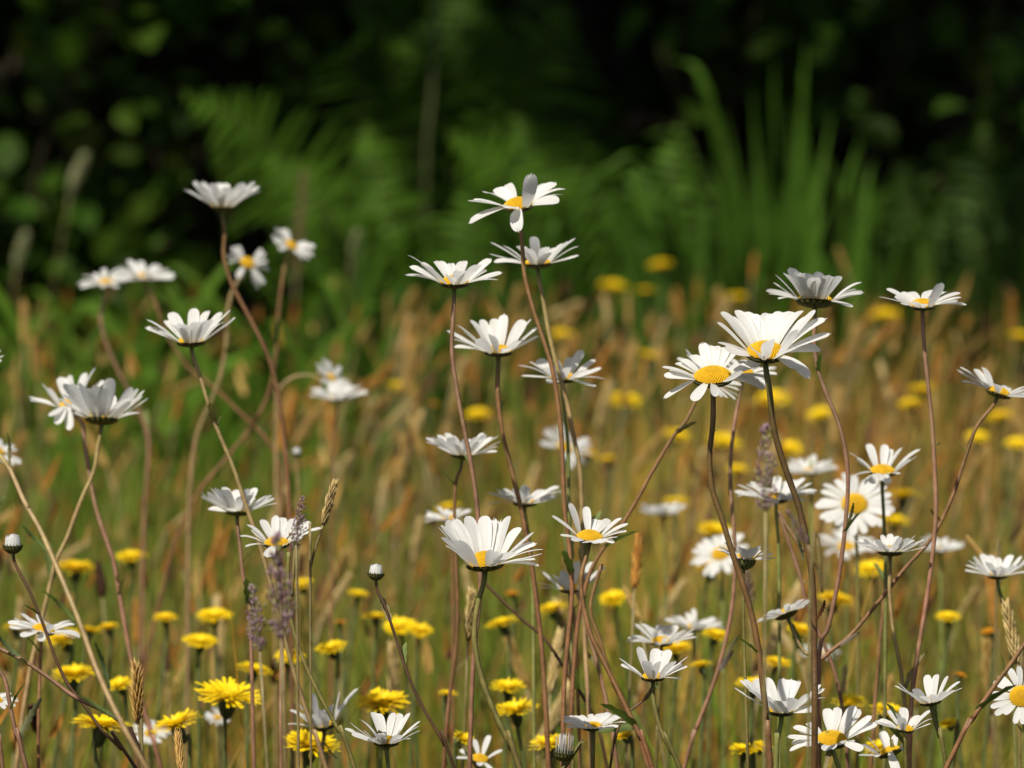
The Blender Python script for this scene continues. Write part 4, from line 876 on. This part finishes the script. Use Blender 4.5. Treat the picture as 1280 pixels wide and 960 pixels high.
HB = [
 (825, 332, 36, 'blurred yellow hawkbit farthest back near the sword leaves'), (766, 359, 42, 'blurred wide yellow hawkbit at the far meadow edge right of centre'),
 (806, 364, 32, 'small blurred yellow hawkbit right of the far wide one'), (703, 420, 34, 'orange yellow blurred hawkbit between the upper centre daisies'),
 (810, 446, 42, 'blurred yellow hawkbit above the fluffy bright one'), (921, 373, 34, 'blurred hawkbit behind the left petals of the upturned daisy'),
 (1107, 396, 46, 'blurred yellow hawkbit left of the curled petal daisy'), (1275, 420, 36, 'blurred hawkbit at the right edge above the tilted daisy'),
 (501, 486, 42, 'blurred yellow hawkbit right of the stacked blurred daisies'), (597, 519, 36, 'dim yellow hawkbit behind the straight tan stem'),
 (780, 503, 52, 'fluffy bright yellow hawkbit left of the golden disc daisies'), (847, 546, 40, 'yellow hawkbit below the golden disc daisy beside a slanting stem'),
 (1152, 490, 48, 'upper bright hawkbit behind the straight pink stem at right'), (1138, 505, 36, 'lower hawkbit of the pair behind the straight pink stem'),
 (1026, 519, 42, 'wide yellow hawkbit between the two tall right stems'), (966, 500, 50, 'yellow hawkbit right behind the fanned daisy stem'),
 (905, 552, 50, 'yellow hawkbit between the two brown daisy stems'), (921, 588, 34, 'lower yellow hawkbit between the two brown daisy stems'),
 (1222, 547, 34, 'yellow hawkbit left of the slanting stem at right edge'), (1250, 522, 40, 'blurred orange yellow hawkbit under the tilted right daisy'),
 (1272, 555, 38, 'round yellow hawkbit touching the right edge at mid height'), (985, 562, 42, 'yellow hawkbit peeping above the blurred round daisy'),
 (1128, 622, 50, 'yellow hawkbit behind the right petals of the round disc daisy'), (1118, 652, 40, 'yellow hawkbit under the round disc daisy'),
 (1090, 712, 44, 'yellow hawkbit below the fine petalled daisy'), (1044, 752, 46, 'flat yellow hawkbit right of the thick brown stem'),
 (250, 803, 44, 'pair shaped small yellow hawkbit left of the reddish seed head'), (95, 713, 50, 'bright yellow hawkbit beside the thick tan stem at left'), (164, 697, 38, 'yellow hawkbit against the pink stem at left'),
 (268, 771, 44, 'yellow hawkbit with drooping edge above the big left one'), (206, 773, 30, 'small yellow hawkbit on the pinkish slanting stem at left'),
 (318, 838, 46, 'yellow hawkbit with torn edge left of the pink stem'), (92, 845, 54, 'tall yellow hawkbit behind the thin dark stem at left'),
 (150, 857, 36, 'yellow hawkbit behind the bristly orange grass ear'), (376, 732, 32, 'orange yellow hawkbit below the purple grass head'),
 (414, 811, 40, 'yellow hawkbit pair in the grass left of the dark bud stem'), (470, 772, 34, 'left yellow hawkbit of the cluster on the dark bud stem'),
 (500, 784, 40, 'middle yellow hawkbit of the cluster on the dark bud stem'), (525, 789, 32, 'right yellow hawkbit of the cluster on the dark bud stem'),
 (447, 743, 28, 'small cup shaped yellow hawkbit left of the round bud'), (478, 882, 66, 'wide yellow hawkbit right behind the sharp bottom daisy'),
 (635, 861, 44, 'upper pale hawkbit between the curved and straight stems'), (645, 890, 56, 'orange yellow hawkbit between the curved and straight stems'),
 (686, 932, 50, 'yellow hawkbit left of the half open bud'), (767, 750, 36, 'yellow hawkbit right of the half hidden daisy'), (560, 637, 34, 'yellow hawkbit right behind the small ragged daisy'),
 (971, 829, 36, 'yellow hawkbit above the deep cupped daisy'), (876, 833, 30, 'small yellow hawkbit right of the crisp cupped daisy'),
 (930, 939, 38, 'yellow hawkbit at the bottom edge left of the dark stem'), (953, 935, 26, 'small hawkbit behind the dark stem at the bottom edge'),
 (1062, 880, 44, 'yellow hawkbit above the orange disc daisy'), (1000, 789, 34, 'yellow hawkbit under the turned away daisy'), (942, 858, 48, 'yellow hawkbit behind the left petals of the deep cupped daisy'),
 (1185, 772, 32, 'orange yellow hawkbit pair in the grass at right'), (80, 800, 46, 'yellow hawkbit under the flat left daisy'), (20, 786, 36, 'yellow hawkbit at the left edge behind the flat daisy'),
 (112, 790, 34, 'yellow hawkbit right behind the thick tan stem'), (135, 785, 28, 'small yellow hawkbit beside the pink stem at left'), (362, 822, 38, 'yellow hawkbit crossed by the brown curved stem'),
 (628, 780, 44, 'dim yellow hawkbit behind the centre stems'), (690, 762, 40, 'dim yellow hawkbit left of the stem bundle'), (735, 570, 36, 'dim yellow hawkbit below the blurred petal tufts'),
 (760, 575, 28, 'small dim hawkbit right of the blurred petal tufts'), (845, 630, 34, 'yellow hawkbit peeping over the round blurred daisy'), (895, 665, 48, 'yellow hawkbit above the big blurred daisy'),
 (890, 712, 50, 'yellow hawkbit under the big blurred daisy'), (1100, 935, 40, 'yellow hawkbit half hidden behind the drooping bottom daisy'), (780, 920, 28, 'small yellow hawkbit right of the flat open daisy'),
 (1110, 890, 44, 'yellow hawkbit behind the right petals of the orange disc daisy'), (845, 812, 40, 'yellow hawkbit under the overlapping right pair'), (895, 795, 34, 'yellow hawkbit right of the overlapping pair'),
 (1185, 905, 24, 'small pale hawkbit under the left tilted daisy'), (560, 868, 26, 'fading hawkbit above a green cup at lower centre'), (580, 925, 30, 'dim hawkbit low between the bottom centre stems'),
]
for (x, y, w, lab) in HB: hawkbit(x, y, w, lab)
hawkbit(285, 872, 84, 'largest sharp yellow hawkbit wide open at lower left', 2.78, 4, 2)
hawkbit(126, 908, 74, 'sharp yellow hawkbit crossed by two stems at lower left', 2.72, -3, 4)
hawkbit(221, 908, 64, 'sharp yellow hawkbit above the rusty bottom ear', 2.76, 3, 4)
hawkbit(388, 934, 68, 'spiky yellow hawkbit behind the pink stem at the bottom edge', 2.74, 0, 16)
for (x, y, w, lab) in ((541, 506, 22, 'small orange flower blurred near the stacked daisies'), (1200, 845, 20, 'small orange bud in the grass right of the tilted daisy'), (640, 742, 20, 'faint orange bud behind the central daisy stem'),
                       (425, 778, 18, 'tiny orange bud between the yellow hawkbits at left'), (1235, 790, 20, 'tiny orange bud near the right grass ear')):
    hawkbit(x, y, w, lab, None, 0, 6, True, 'orange buds in the meadow')
